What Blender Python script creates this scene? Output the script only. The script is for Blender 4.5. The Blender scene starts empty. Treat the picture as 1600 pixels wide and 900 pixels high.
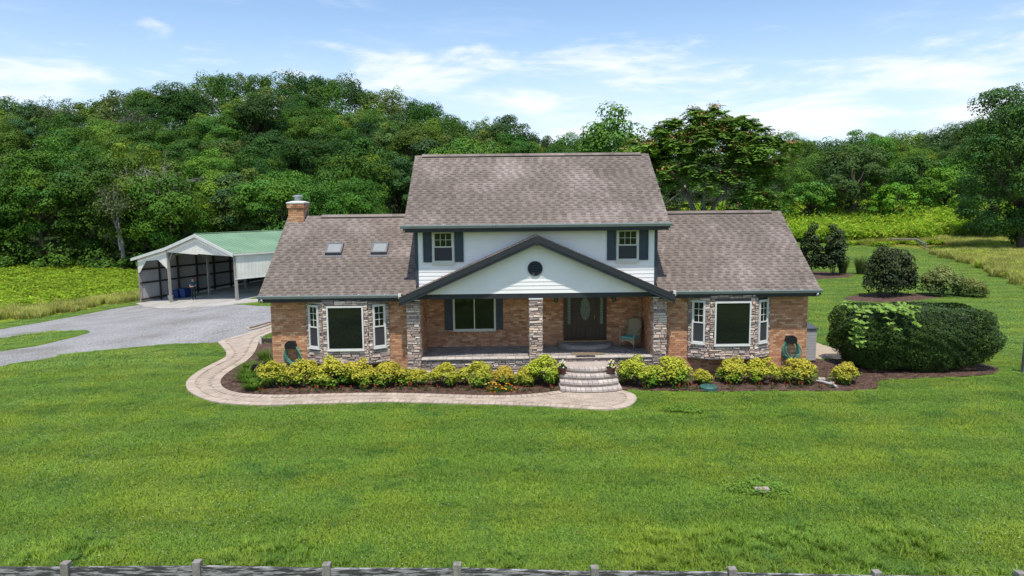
import bpy, bmesh, math, random
import numpy as np
from mathutils import Vector, Matrix
from mathutils.geometry import delaunay_2d_cdt

random.seed(7); rng = np.random.default_rng(11)
scene = bpy.context.scene
COL = scene.collection
R_ = math.radians

# ------------------------------------------------------------------ camera
CAM_POS = np.array([-1.12, -25.0, 6.27]); FPX = 1110.0
def cam_axes(yaw=R_(0.6), pitch=R_(6.9), roll=0.0105):
    F = np.array([math.sin(yaw)*math.cos(pitch), math.cos(yaw)*math.cos(pitch), -math.sin(pitch)])
    Rv = np.array([math.cos(yaw), -math.sin(yaw), 0.0]); U = np.cross(Rv, F)
    c, s = math.cos(roll), math.sin(roll)
    return F, c*Rv - s*U, s*Rv + c*U
CF, CR, CU = cam_axes()
cd = bpy.data.cameras.new('camera'); cam = bpy.data.objects.new('camera', cd); COL.objects.link(cam)
cam.matrix_world = Matrix(((CR[0], CU[0], -CF[0], CAM_POS[0]), (CR[1], CU[1], -CF[1], CAM_POS[1]),
                           (CR[2], CU[2], -CF[2], CAM_POS[2]), (0, 0, 0, 1)))
cd.sensor_width = 36.0; cd.lens = FPX/1600*36.0; cd.clip_start = 0.1; cd.clip_end = 6000
scene.camera = cam

# ------------------------------------------------------------------ light
SUN_EL = R_(69)
world = bpy.data.worlds.new('World'); scene.world = world; world.use_nodes = True
def build_world():
    nt = world.node_tree; nt.nodes.clear(); N = nt.nodes.new; L = nt.links.new
    out = N('ShaderNodeOutputWorld'); bg = N('ShaderNodeBackground'); bg.inputs['Strength'].default_value = 0.122
    sky = N('ShaderNodeTexSky'); sky.sky_type = 'NISHITA'; sky.sun_disc = False
    sky.sun_elevation = SUN_EL; sky.sun_rotation = R_(180); sky.air_density = 1.0; sky.dust_density = 0.4; sky.ozone_density = 2.6
    def math_(op, a, b=None, c=None):
        n = N('ShaderNodeMath'); n.operation = op
        for i, v in enumerate((a, b, c)):
            if v is None: continue
            if isinstance(v, (int, float)): n.inputs[i].default_value = v
            else: L(v, n.inputs[i])
        return n.outputs[0]
    def ramp(v, a, b):
        n = N('ShaderNodeMapRange'); n.interpolation_type = 'SMOOTHSTEP'; L(v, n.inputs[0])
        n.inputs[1].default_value = a; n.inputs[2].default_value = b; return n.outputs[0]
    def noise(vec, sc, det, rough=0.55, dist=0.0):
        n = N('ShaderNodeTexNoise'); L(vec, n.inputs['Vector']); n.inputs['Scale'].default_value = sc
        n.inputs['Detail'].default_value = det; n.inputs['Roughness'].default_value = rough; n.inputs['Distortion'].default_value = dist
        return n.outputs['Fac']
    def comb(x, y, z=0.0):
        n = N('ShaderNodeCombineXYZ')
        for i, v in enumerate((x, y, z)):
            if isinstance(v, (int, float)): n.inputs[i].default_value = v
            else: L(v, n.inputs[i])
        return n.outputs[0]
    tc = N('ShaderNodeTexCoord'); sp = N('ShaderNodeSeparateXYZ'); L(tc.outputs['Generated'], sp.inputs[0])
    az = math_('ARCTAN2', sp.outputs[0], sp.outputs[1]); el = math_('ARCSINE', sp.outputs[2])
    # fair-weather cumulus band low over the hills
    v1 = comb(math_('MULTIPLY', az, 3.4), math_('MULTIPLY', el, 15.0), 2.3)
    n1 = noise(v1, 1.6, 7, 0.58, 0.25)
    band = math_('MULTIPLY', ramp(el, 0.02, 0.08), math_('SUBTRACT', 1.0, ramp(el, 0.17, 0.29)))
    cum = ramp(math_('ADD', n1, math_('MULTIPLY', math_('SUBTRACT', band, 1.0), 0.34)), 0.43, 0.64)
    # thin high streaks
    v2 = comb(math_('MULTIPLY', az, 2.6), math_('ADD', math_('MULTIPLY', el, 13.0), math_('MULTIPLY', az, 1.6)), 7.1)
    n2 = noise(v2, 1.3, 8, 0.62, 0.5)
    cir = math_('MULTIPLY', ramp(n2, 0.45, 0.80), 0.5)
    # milky air near the horizon
    hz = math_('MULTIPLY', math_('SUBTRACT', 1.0, ramp(el, 0.0, 0.27)), 0.74)
    def mix(fac, a, colb):
        n = N('ShaderNodeMix'); n.data_type = 'RGBA'; L(fac, n.inputs[0]); L(a, n.inputs[6])
        if isinstance(colb, tuple): n.inputs[7].default_value = colb
        else: L(colb, n.inputs[7])
        return n.outputs[2]
    c = mix(hz, sky.outputs[0], (4.3, 5.0, 5.9, 1))
    c = mix(cir, c, (4.9, 5.4, 6.0, 1))
    c = mix(math_('MULTIPLY', cum, 0.80), c, (5.7, 5.85, 6.1, 1))
    L(c, bg.inputs['Color']); L(bg.outputs[0], out.inputs[0])
build_world()
sd = bpy.data.lights.new('sun', 'SUN'); sd.energy = 3.1; sd.angle = R_(1.2); sd.color = (1.0, 0.955, 0.88)
sun = bpy.data.objects.new('sun', sd); COL.objects.link(sun); sun.rotation_euler = (R_(90)-SUN_EL, 0, R_(2))
sun.location = (0, -20, 60)
vs = scene.view_settings; vs.view_transform = 'Standard'; vs.look = 'None'; vs.gamma = 1.0; vs.exposure = 0.64; vs.use_curve_mapping = False
scene.render.engine = 'CYCLES'
cy = scene.cycles; cy.use_denoising = True; cy.max_bounces = 5; cy.diffuse_bounces = 2; cy.glossy_bounces = 3
cy.transmission_bounces = 3; cy.transparent_max_bounces = 4; cy.caustics_reflective = False; cy.caustics_refractive = False
try: cy.denoiser = 'OPENIMAGEDENOISE'
except Exception: pass

# ------------------------------------------------------------------ helpers
def link(o, parent=None):
    COL.objects.link(o)
    if parent is not None: o.parent = parent
    return o
def tag(o, label=None, cat=None, group=None, kind=None):
    if label: o['label'] = label
    if cat: o['category'] = cat
    if group: o['group'] = group
    if kind: o['kind'] = kind
    return o
def thing(name, label, cat, loc=(0, 0, 0), rz=0.0, group=None):
    o = bpy.data.objects.new(name, None); o.empty_display_size = 0.2; link(o)
    o.location = loc; o.rotation_euler = (0, 0, rz)
    return tag(o, label, cat, group)
def copy_tree(o, parent=None):
    c = o.copy(); link(c, parent)
    if parent is not None: c.matrix_parent_inverse = o.matrix_parent_inverse.copy()
    for ch in list(o.children): copy_tree(ch, c)
    return c
def np_mesh(name, V, Fq, col=None, smooth=False):
    """V (n,3), Fq (m,k) index array -> mesh, col per vertex (n,3)"""
    me = bpy.data.meshes.new(name); V = np.asarray(V, np.float32); Fq = np.asarray(Fq, np.int32)
    m, k = Fq.shape
    me.vertices.add(len(V)); me.vertices.foreach_set('co', V.ravel())
    me.loops.add(m*k); me.loops.foreach_set('vertex_index', Fq.ravel())
    me.polygons.add(m); me.polygons.foreach_set('loop_start', np.arange(0, m*k, k, dtype=np.int32))
    if smooth: me.polygons.foreach_set('use_smooth', np.ones(m, bool))
    if col is not None:
        a = me.color_attributes.new('col', 'FLOAT_COLOR', 'POINT')
        c4 = np.ones((len(V), 4), np.float32); c4[:, :3] = col; a.data.foreach_set('color', c4.ravel())
    me.update(calc_edges=True); return me
class MB:
    def __init__(s): s.v = []; s.f = []; s.c = []
    def add(s, vs, fs, col=None):
        b = len(s.v); s.v.extend([tuple(p) for p in vs]); s.f.extend([tuple(b+i for i in f) for f in fs]); s.c.extend([col]*len(fs)); return s
    def box(s, x0, x1, y0, y1, z0, z1, col=None):
        return s.add([(x0,y0,z0),(x1,y0,z0),(x1,y1,z0),(x0,y1,z0),(x0,y0,z1),(x1,y0,z1),(x1,y1,z1),(x0,y1,z1)],
              [(0,3,2,1),(4,5,6,7),(0,1,5,4),(1,2,6,5),(2,3,7,6),(3,0,4,7)], col)
    def obox(s, O, u, v, w, col=None):
        O, u, v, w = (Vector(a) for a in (O, u, v, w))
        P = [O, O+u, O+u+v, O+v, O+w, O+u+w, O+u+v+w, O+v+w]
        return s.add(P, [(0,3,2,1),(4,5,6,7),(0,1,5,4),(1,2,6,5),(2,3,7,6),(3,0,4,7)], col)
    def bar(s, p, q, w, h, up=(0,0,1), col=None):
        p, q = Vector(p), Vector(q); d = (q-p).normalized(); up = Vector(up)
        a = d.cross(up)
        if a.length < 1e-4: a = d.cross(Vector((0,1,0)))
        a.normalize(); b = a.cross(d).normalized()
        O = p - a*w/2 - b*h/2
        return s.obox(O, q-p, a*w, b*h, col)
    def tube(s, pts, rad, n=6, col=None, cap=True, closed=False):
        pts = [Vector(p) for p in pts]; m = len(pts)
        if not hasattr(rad, '__len__'): rad = [rad]*m
        rings = []; prev = None
        for i, p in enumerate(pts):
            if closed: d = (pts[(i+1) % m]-pts[i-1]).normalized()
            else: d = (pts[min(i+1, m-1)]-pts[max(i-1, 0)]).normalized()
            a = prev - d*prev.dot(d) if prev is not None else (Vector((0,0,1)).cross(d) if abs(d.z) < .95 else Vector((1,0,0)).cross(d))
            if a.length < 1e-5: a = Vector((1,0,0)).cross(d)
            a.normalize(); prev = a; b = d.cross(a)
            rings.append([p + (a*math.cos(t)+b*math.sin(t))*rad[i] for t in [2*math.pi*k/n for k in range(n)]])
        vs = [q for r in rings for q in r]; fs = []
        for i in range(m if closed else m-1):
            j = (i+1) % m
            for k in range(n): fs.append((i*n+k, i*n+(k+1) % n, j*n+(k+1) % n, j*n+k))
        if cap and not closed: fs.append(tuple(range(n-1, -1, -1))); fs.append(tuple((m-1)*n+k for k in range(n)))
        return s.add(vs, fs, col)
    def lathe(s, prof, n=16, O=(0,0,0), col=None, sx=1, sy=1):
        vs = []; fs = []
        for r, z in prof:
            for k in range(n):
                t = 2*math.pi*k/n; vs.append((O[0]+r*math.cos(t)*sx, O[1]+r*math.sin(t)*sy, O[2]+z))
        for i in range(len(prof)-1):
            for k in range(n): fs.append((i*n+k, i*n+(k+1) % n, (i+1)*n+(k+1) % n, (i+1)*n+k))
        fs.append(tuple(range(n-1, -1, -1))); fs.append(tuple((len(prof)-1)*n+k for k in range(n)))
        return s.add(vs, fs, col)
    def prism(s, poly, z0, z1, col=None, fn=None):
        """poly CCW in 2-D extruded from z0 to z1; fn maps (x,y,z)"""
        n = len(poly); P = [(x, y, z0) for x, y in poly] + [(x, y, z1) for x, y in poly]
        if fn: P = [fn(*p) for p in P]
        fs = [tuple(range(n-1, -1, -1)), tuple(range(n, 2*n))] + [(i, (i+1) % n, n+(i+1) % n, n+i) for i in range(n)]
        return s.add(P, fs, col)
    def build(s, name, mat, parent=None, smooth=False, bevel=0, kind=None, label=None):
        me = bpy.data.meshes.new(name); me.from_pydata(s.v, [], s.f)
        if any(c is not None for c in s.c):
            a = me.color_attributes.new('col', 'FLOAT_COLOR', 'CORNER'); arr = []
            for f, c in zip(s.f, s.c): arr.extend(((*(c or (1, 1, 1)), 1.0))*len(f))
            a.data.foreach_set('color', np.array(arr, np.float32))
        if smooth: me.polygons.foreach_set('use_smooth', [True]*len(me.polygons))
        me.materials.append(mat); me.update()
        o = bpy.data.objects.new(name, me); link(o, parent)
        if bevel:
            md = o.modifiers.new('bevel', 'BEVEL'); md.width = bevel; md.segments = 2; md.limit_method = 'ANGLE'
        return tag(o, label=label, kind=kind)
def ob(name, me, mat=None, parent=None):
    if mat is not None and not me.materials: me.materials.append(mat)
    o = bpy.data.objects.new(name, me); return link(o, parent)
def in_poly(x, y, poly):
    x = np.asarray(x); y = np.asarray(y); inside = np.zeros(x.shape, bool); n = len(poly); j = n-1
    for i in range(n):
        xi, yi = poly[i]; xj, yj = poly[j]
        if yi != yj:
            c = ((yi > y) != (yj > y)) & (x < (xj-xi)*(y-yi)/(yj-yi)+xi); inside ^= c
        j = i
    return inside
def smooth_line(P, step=0.25, closed=False):
    """Catmull-Rom resample"""
    P = [np.array(p, float) for p in P]; out = []; n = len(P)
    for i in range(n if closed else n-1):
        p0, p1, p2, p3 = (P[(i-1) % n] if closed or i else P[0]), P[i], P[(i+1) % n], (P[(i+2) % n] if closed or i+2 < n else P[-1])
        m = max(2, int(np.linalg.norm(p2-p1)/step))
        for k in range(m):
            t = k/m; out.append(0.5*((2*p1)+(-p0+p2)*t+(2*p0-5*p1+4*p2-p3)*t*t+(-p0+3*p1-3*p2+p3)*t**3))
    if not closed: out.append(P[-1])
    return [tuple(p) for p in out]
def proj(p):
    v = np.asarray(p, float)-CAM_POS; z = v@CF
    return 800+FPX*(v@CR)/z, 450-FPX*(v@CU)/z, z
def cam_point(px, py, depth):
    return CAM_POS + (CF*FPX+CR*(px-800)+CU*(450-py))/FPX*depth

# ------------------------------------------------------------------ materials
def new_mat(name):
    m = bpy.data.materials.new(name); m.use_nodes = True; nt = m.node_tree
    b = nt.nodes['Principled BSDF']; return m, nt, b
class NT:
    def __init__(s, nt): s.nt = nt
    def n(s, t, **kw):
        x = s.nt.nodes.new(t)
        for k, v in kw.items(): setattr(x, k, v)
        return x
    def l(s, a, b): s.nt.links.new(a, b)
    def noise(s, vec, scale, det=4, rough=.55, dist=0):
        n = s.n('ShaderNodeTexNoise'); n.inputs['Scale'].default_value = scale; n.inputs['Detail'].default_value = det
        n.inputs['Roughness'].default_value = rough; n.inputs['Distortion'].default_value = dist
        if vec is not None: s.l(vec, n.inputs['Vector'])
        return n.outputs['Fac']
    def rng(s, v, a, b, c=0., d=1., smooth=True):
        n = s.n('ShaderNodeMapRange'); s.l(v, n.inputs[0])
        if smooth: n.interpolation_type = 'SMOOTHSTEP'
        for i, q in enumerate((a, b, c, d)): n.inputs[i+1].default_value = q
        return n.outputs[0]
    def mix(s, fac, a, b, mode='MIX'):
        n = s.n('ShaderNodeMix'); n.data_type = 'RGBA'; n.blend_type = mode
        for i, v in ((0, fac), (6, a), (7, b)):
            if isinstance(v, (int, float)): n.inputs[i].default_value = v
            elif isinstance(v, tuple): n.inputs[i].default_value = (*v, 1) if len(v) == 3 else v
            else: s.l(v, n.inputs[i])
        return n.outputs[2]
    def m(s, op, a, b=0.0):
        n = s.n('ShaderNodeMath'); n.operation = op
        for i, v in enumerate((a, b)):
            if isinstance(v, (int, float)): n.inputs[i].default_value = v
            else: s.l(v, n.inputs[i])
        return n.outputs[0]
    def bump(s, h, strength, dist, target):
        n = s.n('ShaderNodeBump'); n.inputs['Strength'].default_value = strength; n.inputs['Distance'].default_value = dist
        s.l(h, n.inputs['Height']); s.l(n.outputs[0], target)
def mat(name, col, rough=.7, var=.12, scale=6., fine=0., fscale=90., bump=0., bscale=60., attr=False, metal=0., spec=.3, col2=None, c2scale=2., c2lo=.45, c2hi=.7, stretch=None, objcol=False):
    m, nt, b = new_mat(name); t = NT(nt)
    geo = t.n('ShaderNodeNewGeometry'); pos = geo.outputs['Position']
    if stretch:
        mp = t.n('ShaderNodeMapping'); mp.inputs['Scale'].default_value = stretch; t.l(pos, mp.inputs[0]); pos = mp.outputs[0]
    c = t.n('ShaderNodeRGB'); c.outputs[0].default_value = (*col, 1); cc = c.outputs[0]
    if col2: cc = t.mix(t.rng(t.noise(pos, c2scale, 5), c2lo, c2hi), cc, col2)
    if attr:
        a = t.n('ShaderNodeAttribute'); a.attribute_name = 'col'; cc = t.mix(1., cc, a.outputs['Color'], 'MULTIPLY')
    if objcol:
        oi = t.n('ShaderNodeObjectInfo'); cc = t.mix(1., cc, oi.outputs['Color'], 'MULTIPLY')
    if var:
        v = t.rng(t.noise(pos, scale, 5), .3, .7, 1-var, 1+var); cc = t.mix(1., cc, v, 'MULTIPLY')
    if fine:
        v = t.rng(t.noise(pos, fscale, 2), .3, .7, 1-fine, 1+fine); cc = t.mix(1., cc, v, 'MULTIPLY')
    t.l(cc, b.inputs['Base Color']); b.inputs['Roughness'].default_value = rough; b.inputs['Metallic'].default_value = metal
    b.inputs['Specular IOR Level'].default_value = spec
    if bump: t.bump(t.noise(pos, bscale, 3), bump, .02, b.inputs['Normal'])
    return m
def leaf_mat(name, transl=.3, objcol=True, tint=None, gloss=.08, wnoise=0.):
    m, nt, b = new_mat(name); t = NT(nt); nt.nodes.remove(b); out = nt.nodes['Material Output']
    a = t.n('ShaderNodeAttribute'); a.attribute_name = 'col'; cc = a.outputs['Color']
    if objcol:
        oi = t.n('ShaderNodeObjectInfo'); cc = t.mix(1., cc, oi.outputs['Color'], 'MULTIPLY')
    if wnoise:
        geo = t.n('ShaderNodeNewGeometry'); v = t.rng(t.noise(geo.outputs['Position'], .45, 4), .3, .7, 1-wnoise, 1+wnoise); cc = t.mix(1., cc, v, 'MULTIPLY')
    if tint: cc = tint(t, cc)
    d = t.n('ShaderNodeBsdfDiffuse'); t.l(cc, d.inputs[0]); tr = t.n('ShaderNodeBsdfTranslucent')
    t.l(t.mix(1., cc, (1.15, 1.2, .6), 'MULTIPLY'), tr.inputs[0])
    ms = t.n('ShaderNodeMixShader'); ms.inputs[0].default_value = transl; t.l(d.outputs[0], ms.inputs[1]); t.l(tr.outputs[0], ms.inputs[2]); res = ms.outputs[0]
    if gloss:
        g = t.n('ShaderNodeBsdfGlossy'); g.inputs['Roughness'].default_value = .45; g.inputs[0].default_value = (.8, .85, .8, 1)
        lw = t.n('ShaderNodeLayerWeight'); lw.inputs[0].default_value = .25
        fm = t.m('MULTIPLY', lw.outputs['Fresnel'], gloss*2); m2 = t.n('ShaderNodeMixShader'); t.l(fm, m2.inputs[0]); t.l(res, m2.inputs[1]); t.l(g.outputs[0], m2.inputs[2]); res = m2.outputs[0]
    t.l(res, out.inputs[0]); return m
def glass_mat(name, col=(.008, .010, .010), rough=.03):
    m, nt, b = new_mat(name); t = NT(nt); geo = t.n('ShaderNodeNewGeometry')
    b.inputs['Base Color'].default_value = (*col, 1); b.inputs['Roughness'].default_value = rough
    b.inputs['Specular IOR Level'].default_value = .5; b.inputs['IOR'].default_value = 1.5
    t.bump(t.noise(geo.outputs['Position'], 1.3, 2), .05, .05, b.inputs['Normal']); return m
MT = dict(
    brick=mat('brick', (1, 1, 1), .85, .10, 1.2, .12, 55, .35, 70, attr=True),
    mortar=mat('mortar', (.33, .25, .185), .9, .15, 3, .1),
    stone=mat('ledge_stone', (1.08, 1.0, .93), .85, .16, 14, .12, 60, .5, 45, attr=True),
    stone_bed=mat('stone_bed', (.075, .068, .065), .95, .1),
    shingle=mat('shingle', (.56, .525, .48), .95, .10, .55, .2, 120, .3, 150, attr=True, col2=(.86, .81, .78), c2scale=.45),
    roof_felt=mat('roof_felt', (.10, .085, .08), .95, .1),
    siding=mat('siding', (.84, .82, .785), .45, .03, 1.5, .0, bump=.05, bscale=30),
    charcoal=mat('charcoal_paint', (.030, .034, .038), .5, .10, 2.5),
    slate=mat('slate_paint', (.045, .060, .076), .5, .10, 3),
    gutter=mat('gutter_metal', (.30, .335, .35), .35, .08, 2, spec=.5),
    white=mat('white_trim', (.66, .655, .62), .45, .05, 3),
    cream=mat('cream_trim', (.62, .60, .52), .5, .05, 3),
    glass=glass_mat('window_glass'),
    screen=mat('insect_screen', (.045, .045, .048), .7, .05, 3, .1, 300),
    skyglass=mat('skylight_glass', (.27, .28, .27), .12, .03, 3, spec=.6),
    door=mat('dark_wood_door', (.030, .012, .008), .35, .25, 5, stretch=(3, 3, .6), spec=.5),
    doorglass=mat('leaded_glass', (.10, .13, .10), .15, .5, 22, spec=.6, bump=.4, bscale=40),
    brass=mat('brass', (.55, .42, .2), .3, .05, metal=1),
    lead=mat('lead_came', (.25, .24, .2), .4, .1, metal=.6),
    black=mat('black_plastic', (.012, .012, .013), .5, .1),
    iron=mat('black_iron', (.015, .015, .016), .45, .1, spec=.5),
    concrete=mat('concrete', (.40, .375, .34), .9, .10, .8, .08, 60, .2, 40, col2=(.30, .28, .25), c2scale=.5),
    crown=mat('mortar_crown', (.62, .61, .58), .85, .12, 6),
    metal=mat('galvanised', (.48, .49, .50), .4, .08, 3, metal=.7),
    flash=mat('flashing', (.16, .16, .17), .5, .1, metal=.4),
    floorpave=mat('porch_paver', (1, 1, 1), .8, .12, 5, .1, 80, .2, 60, attr=True),
    paver=mat('paver', (1, 1, 1), .9, .10, 2.2, .12, 70, .3, 60, attr=True),
    joint=mat('paver_joint', (.40, .33, .27), .95, .12, 5),
    mulch=mat('mulch', (.085, .048, .034), .95, .35, 9, .45, 45, 1., 40, col2=(.14, .085, .062), c2scale=4),
    bark=mat('bark', (.085, .068, .052), .95, .25, 4, .2, 30, .6, 20),
    greybark=mat('grey_bark', (.24, .22, .20), .95, .2, 4),
    leaf=leaf_mat('leaf', .17, gloss=.015), leafs=leaf_mat('shrub_leaf', .22, gloss=.03), needle=leaf_mat('needle_leaf', .10, gloss=.04),
    petal=leaf_mat('petal', .3, gloss=0.),
)
# ------------------------------------------------------------------ terrain
def sstep(t):
    t = np.clip(t, 0, 1); return t*t*(3-2*t)
HILLS = [(-58,205,44,55,31),(-178,195,62,55,24),(88,142,52,46,5.2),(140,215,38,50,10),(205,205,45,60,11),(190,430,200,75,21),(-60,420,200,70,20)]
def ground(x, y):
    x = np.asarray(x, float); y = np.asarray(y, float)
    z = -2.2*sstep((-x-12)/26)*(0.3+.7*sstep((y+2)/32))
    for cx, cy_, sx, sy, A in HILLS:
        z = z + A*np.exp(-.5*(((x-cx)/sx)**2+((y-cy_)/sy)**2))*sstep((np.hypot(x, y-10)-55)/60)
    return z
def gz(x, y): return float(ground(x, y))
DRIVE_N = [(-60,4),(-44,14),(-35.3,22.8),(-34.7,25.9),(-33.8,29.0),(-32.7,32.2),(-31.0,33.3),(-29.2,32.2),(-24.8,27.6),(-21.2,24.3),(-19.0,22.2),(-17.0,20.2),(-15.9,19.5),(-11.5,20.5),(-9.0,20.5)]
DRIVE_S = [(-9.0,13.5),(-12.5,13.2),(-13.5,12.6),(-13.45,10.3),(-13.84,9.1),(-14.2,7.9),(-14.5,7.25),(-16.4,7.4),(-18.3,6.9),(-20.0,6.4),(-21.1,5.0),(-22.0,4.0),(-27.5,-2),(-40,-12)]
ISLAND = [(-60,-8),(-25.0,8.3),(-23.95,9.4),(-23.7,11.9),(-23.9,13.7),(-25.0,15.3),(-26.5,16.1),(-28.7,16.6),(-29.7,14.9),(-36,8),(-60,0)]
DRIVE = DRIVE_N + DRIVE_S
WALK_OUT = [(-13.2,13.2),(-13.5,10.4),(-13.9,9.0),(-14.25,7.9),(-14.3,7.2),(-13.88,6.48),(-13.04,4.9),(-12.68,3.85),(-12.7,2.84),(-12.74,1.43),(-12.57,.16),(-12.28,-.68),(-11.77,-1.55),(-11.19,-2.2),(-10.55,-2.76),(-9.82,-3.08),(-8.95,-3.27),(-7.95,-3.28),(-6.57,-3.17),(-4.97,-3.1),(-3.95,-3.22),(-2.53,-3.43),(-.93,-3.64),(.43,-3.91),(1.37,-4.2),(1.94,-4.28),(2.45,-4.1),(2.84,-3.61),(3.05,-3.05),(3.02,-2.5),(2.74,-2.1)]
WALK_IN = [(-12.2,13.2),(-12.45,10.4),(-12.65,8.5),(-12.4,7.2),(-11.78,4.78),(-11.52,3.09),(-11.54,1.77),(-11.45,.55),(-11.25,-.21),(-10.9,-.93),(-10.48,-1.45),(-9.99,-1.8),(-9.38,-2.02),(-8.29,-2.12),(-6.84,-2.03),(-5.37,-2.03),(-3.87,-2.18),(-2.59,-2.4),(-1.13,-2.54),(-.08,-2.37),(.68,-2.05)]
wo = smooth_line(WALK_OUT, .12); wi = smooth_line(WALK_IN, .12)
WALK = wo + [(2.7,-1.6),(.7,-1.6)] + wi[::-1]
MULCH_L = wi + [(.7,-.2),(-9.4,-.2),(-9.5,3),(-10.2,6.5),(-11.9,7.2)]
MULCH_L = [p for p in wi if p[1] < 6.9] + [(.72,-.1),(-9.3,-.1),(-9.38,7.0)]
MULCH_R = [(2.72,-1.9),(3.32,-2.1),(4.57,-2.2),(6.01,-2.35),(7.52,-2.3),(9.55,-2.45),(10.86,-2.36),(11.4,-1.9),(11.75,-1.2),(13.4,-.95),(15.2,-.75),(16.6,-.2),(16.9,1.0),(15,2.6),(12.2,2.2),(11.2,2.0),(10.9,2.8),(9.75,2.9),(9.7,-.1),(2.72,-.1)]
MULCH_R = smooth_line(MULCH_R[:17], .3) + MULCH_R[17:]
MULCH_B = smooth_line([(20.0,18.6),(21.4,20.3),(23.6,21.2),(26.0,20.8),(26.8,19.6),(25.5,18.6),(22.9,17.3),(21.0,17.4)], .4, True)
MULCH_C = smooth_line([(22.6,30.2),(23.5,35.5),(26.0,36.0),(27.6,33.5),(26.8,31.6),(25.0,30.4)], .5, True)
SIDEPATH = smooth_line([(11.0,2.9),(11.2,9.0),(12.0,9.0),(12.6,4.9),(13.0,3.1),(12.3,2.3),(11.5,2.25)], .3, True)
FIELD_L = [(-400,20),(-60,19),(-44,24.5),(-38.2,26.9),(-37.1,29.6),(-35.7,32.1),(-33.6,37),(-26,46),(-18,52),(-10,62),(-5,75),(-5,400),(-400,400)]
FIELD_R = [(14,75),(28,80),(39.6,74.5),(42.7,69.5),(47.6,64),(49.5,60.5),(45.6,49.2),(43.4,41.8),(39.7,33),(36.9,26.2),(33,18),(28,6),(60,-40),(400,-40),(400,400),(14,400)]
CP_A = np.array([-24.06, 28.37]); CP_G = np.array([.768, -.640]); CP_D = np.array([.640, .768])   # carport apex, gable direction, ridge direction
def cp(s, d, z=0.0):
    p = CP_A + CP_G*s + CP_D*d; return (float(p[0]), float(p[1]), z)
APRON = [cp(-10.6,-.3)[:2], cp(-6,-1.6)[:2], cp(-1,-2.6)[:2], cp(4.5,-2.8)[:2], cp(8.2,-1.0)[:2], cp(9.5,1.5)[:2], cp(5.4,.6)[:2], cp(5.4,14)[:2], cp(-10.6,14)[:2]]
SITE = [(-9.5,-.2),(9.8,-.2),(9.8,7),(-9.5,7)]

def axis(lo, hi, near, step, grow):
    a = [0.0]
    st = step
    while a[-1] < hi:
        if a[-1] > near: st *= grow
        a.append(a[-1]+st)
    b = [0.0]; st = step
    while b[-1] > lo:
        if b[-1] < -near: st *= grow
        b.append(b[-1]-st)
    return np.array(b[::-1][:-1]+a)
def build_ground():
    xs = axis(-3500, 3500, 55, .8, 1.09); ys = axis(-3500, 3500, 70, .8, 1.09)
    X, Y = np.meshgrid(xs, ys); Z = ground(X, Y)
    V = np.stack([X, Y, Z], -1).reshape(-1, 3); nx, ny = len(xs), len(ys)
    i = np.arange(ny-1)[:, None]*nx+np.arange(nx-1)[None]; Fq = np.stack([i, i+1, i+nx+1, i+nx], -1).reshape(-1, 4)
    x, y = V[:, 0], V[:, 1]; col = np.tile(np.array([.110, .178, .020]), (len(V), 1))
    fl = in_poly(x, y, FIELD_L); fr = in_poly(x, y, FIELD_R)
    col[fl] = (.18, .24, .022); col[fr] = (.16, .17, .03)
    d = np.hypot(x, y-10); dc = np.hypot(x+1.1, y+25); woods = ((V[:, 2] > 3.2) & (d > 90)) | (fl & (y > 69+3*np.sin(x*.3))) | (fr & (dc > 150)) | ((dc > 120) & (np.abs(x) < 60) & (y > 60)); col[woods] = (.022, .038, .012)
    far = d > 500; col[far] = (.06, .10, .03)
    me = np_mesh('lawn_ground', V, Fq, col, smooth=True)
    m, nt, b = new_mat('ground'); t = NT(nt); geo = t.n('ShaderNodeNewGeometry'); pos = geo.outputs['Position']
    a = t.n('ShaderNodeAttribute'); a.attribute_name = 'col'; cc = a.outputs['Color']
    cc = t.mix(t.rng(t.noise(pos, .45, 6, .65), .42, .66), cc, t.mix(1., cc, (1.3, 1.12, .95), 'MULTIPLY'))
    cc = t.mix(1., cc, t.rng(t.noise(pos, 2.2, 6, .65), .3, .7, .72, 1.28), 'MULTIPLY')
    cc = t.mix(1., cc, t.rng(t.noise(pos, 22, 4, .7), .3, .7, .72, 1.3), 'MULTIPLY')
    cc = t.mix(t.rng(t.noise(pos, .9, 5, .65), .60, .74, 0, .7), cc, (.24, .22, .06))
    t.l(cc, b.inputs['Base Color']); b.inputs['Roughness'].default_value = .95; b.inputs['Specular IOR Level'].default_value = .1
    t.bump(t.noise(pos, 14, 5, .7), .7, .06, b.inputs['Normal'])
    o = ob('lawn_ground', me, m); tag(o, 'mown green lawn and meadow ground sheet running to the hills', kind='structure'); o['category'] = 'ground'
    return o
build_ground()
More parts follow.
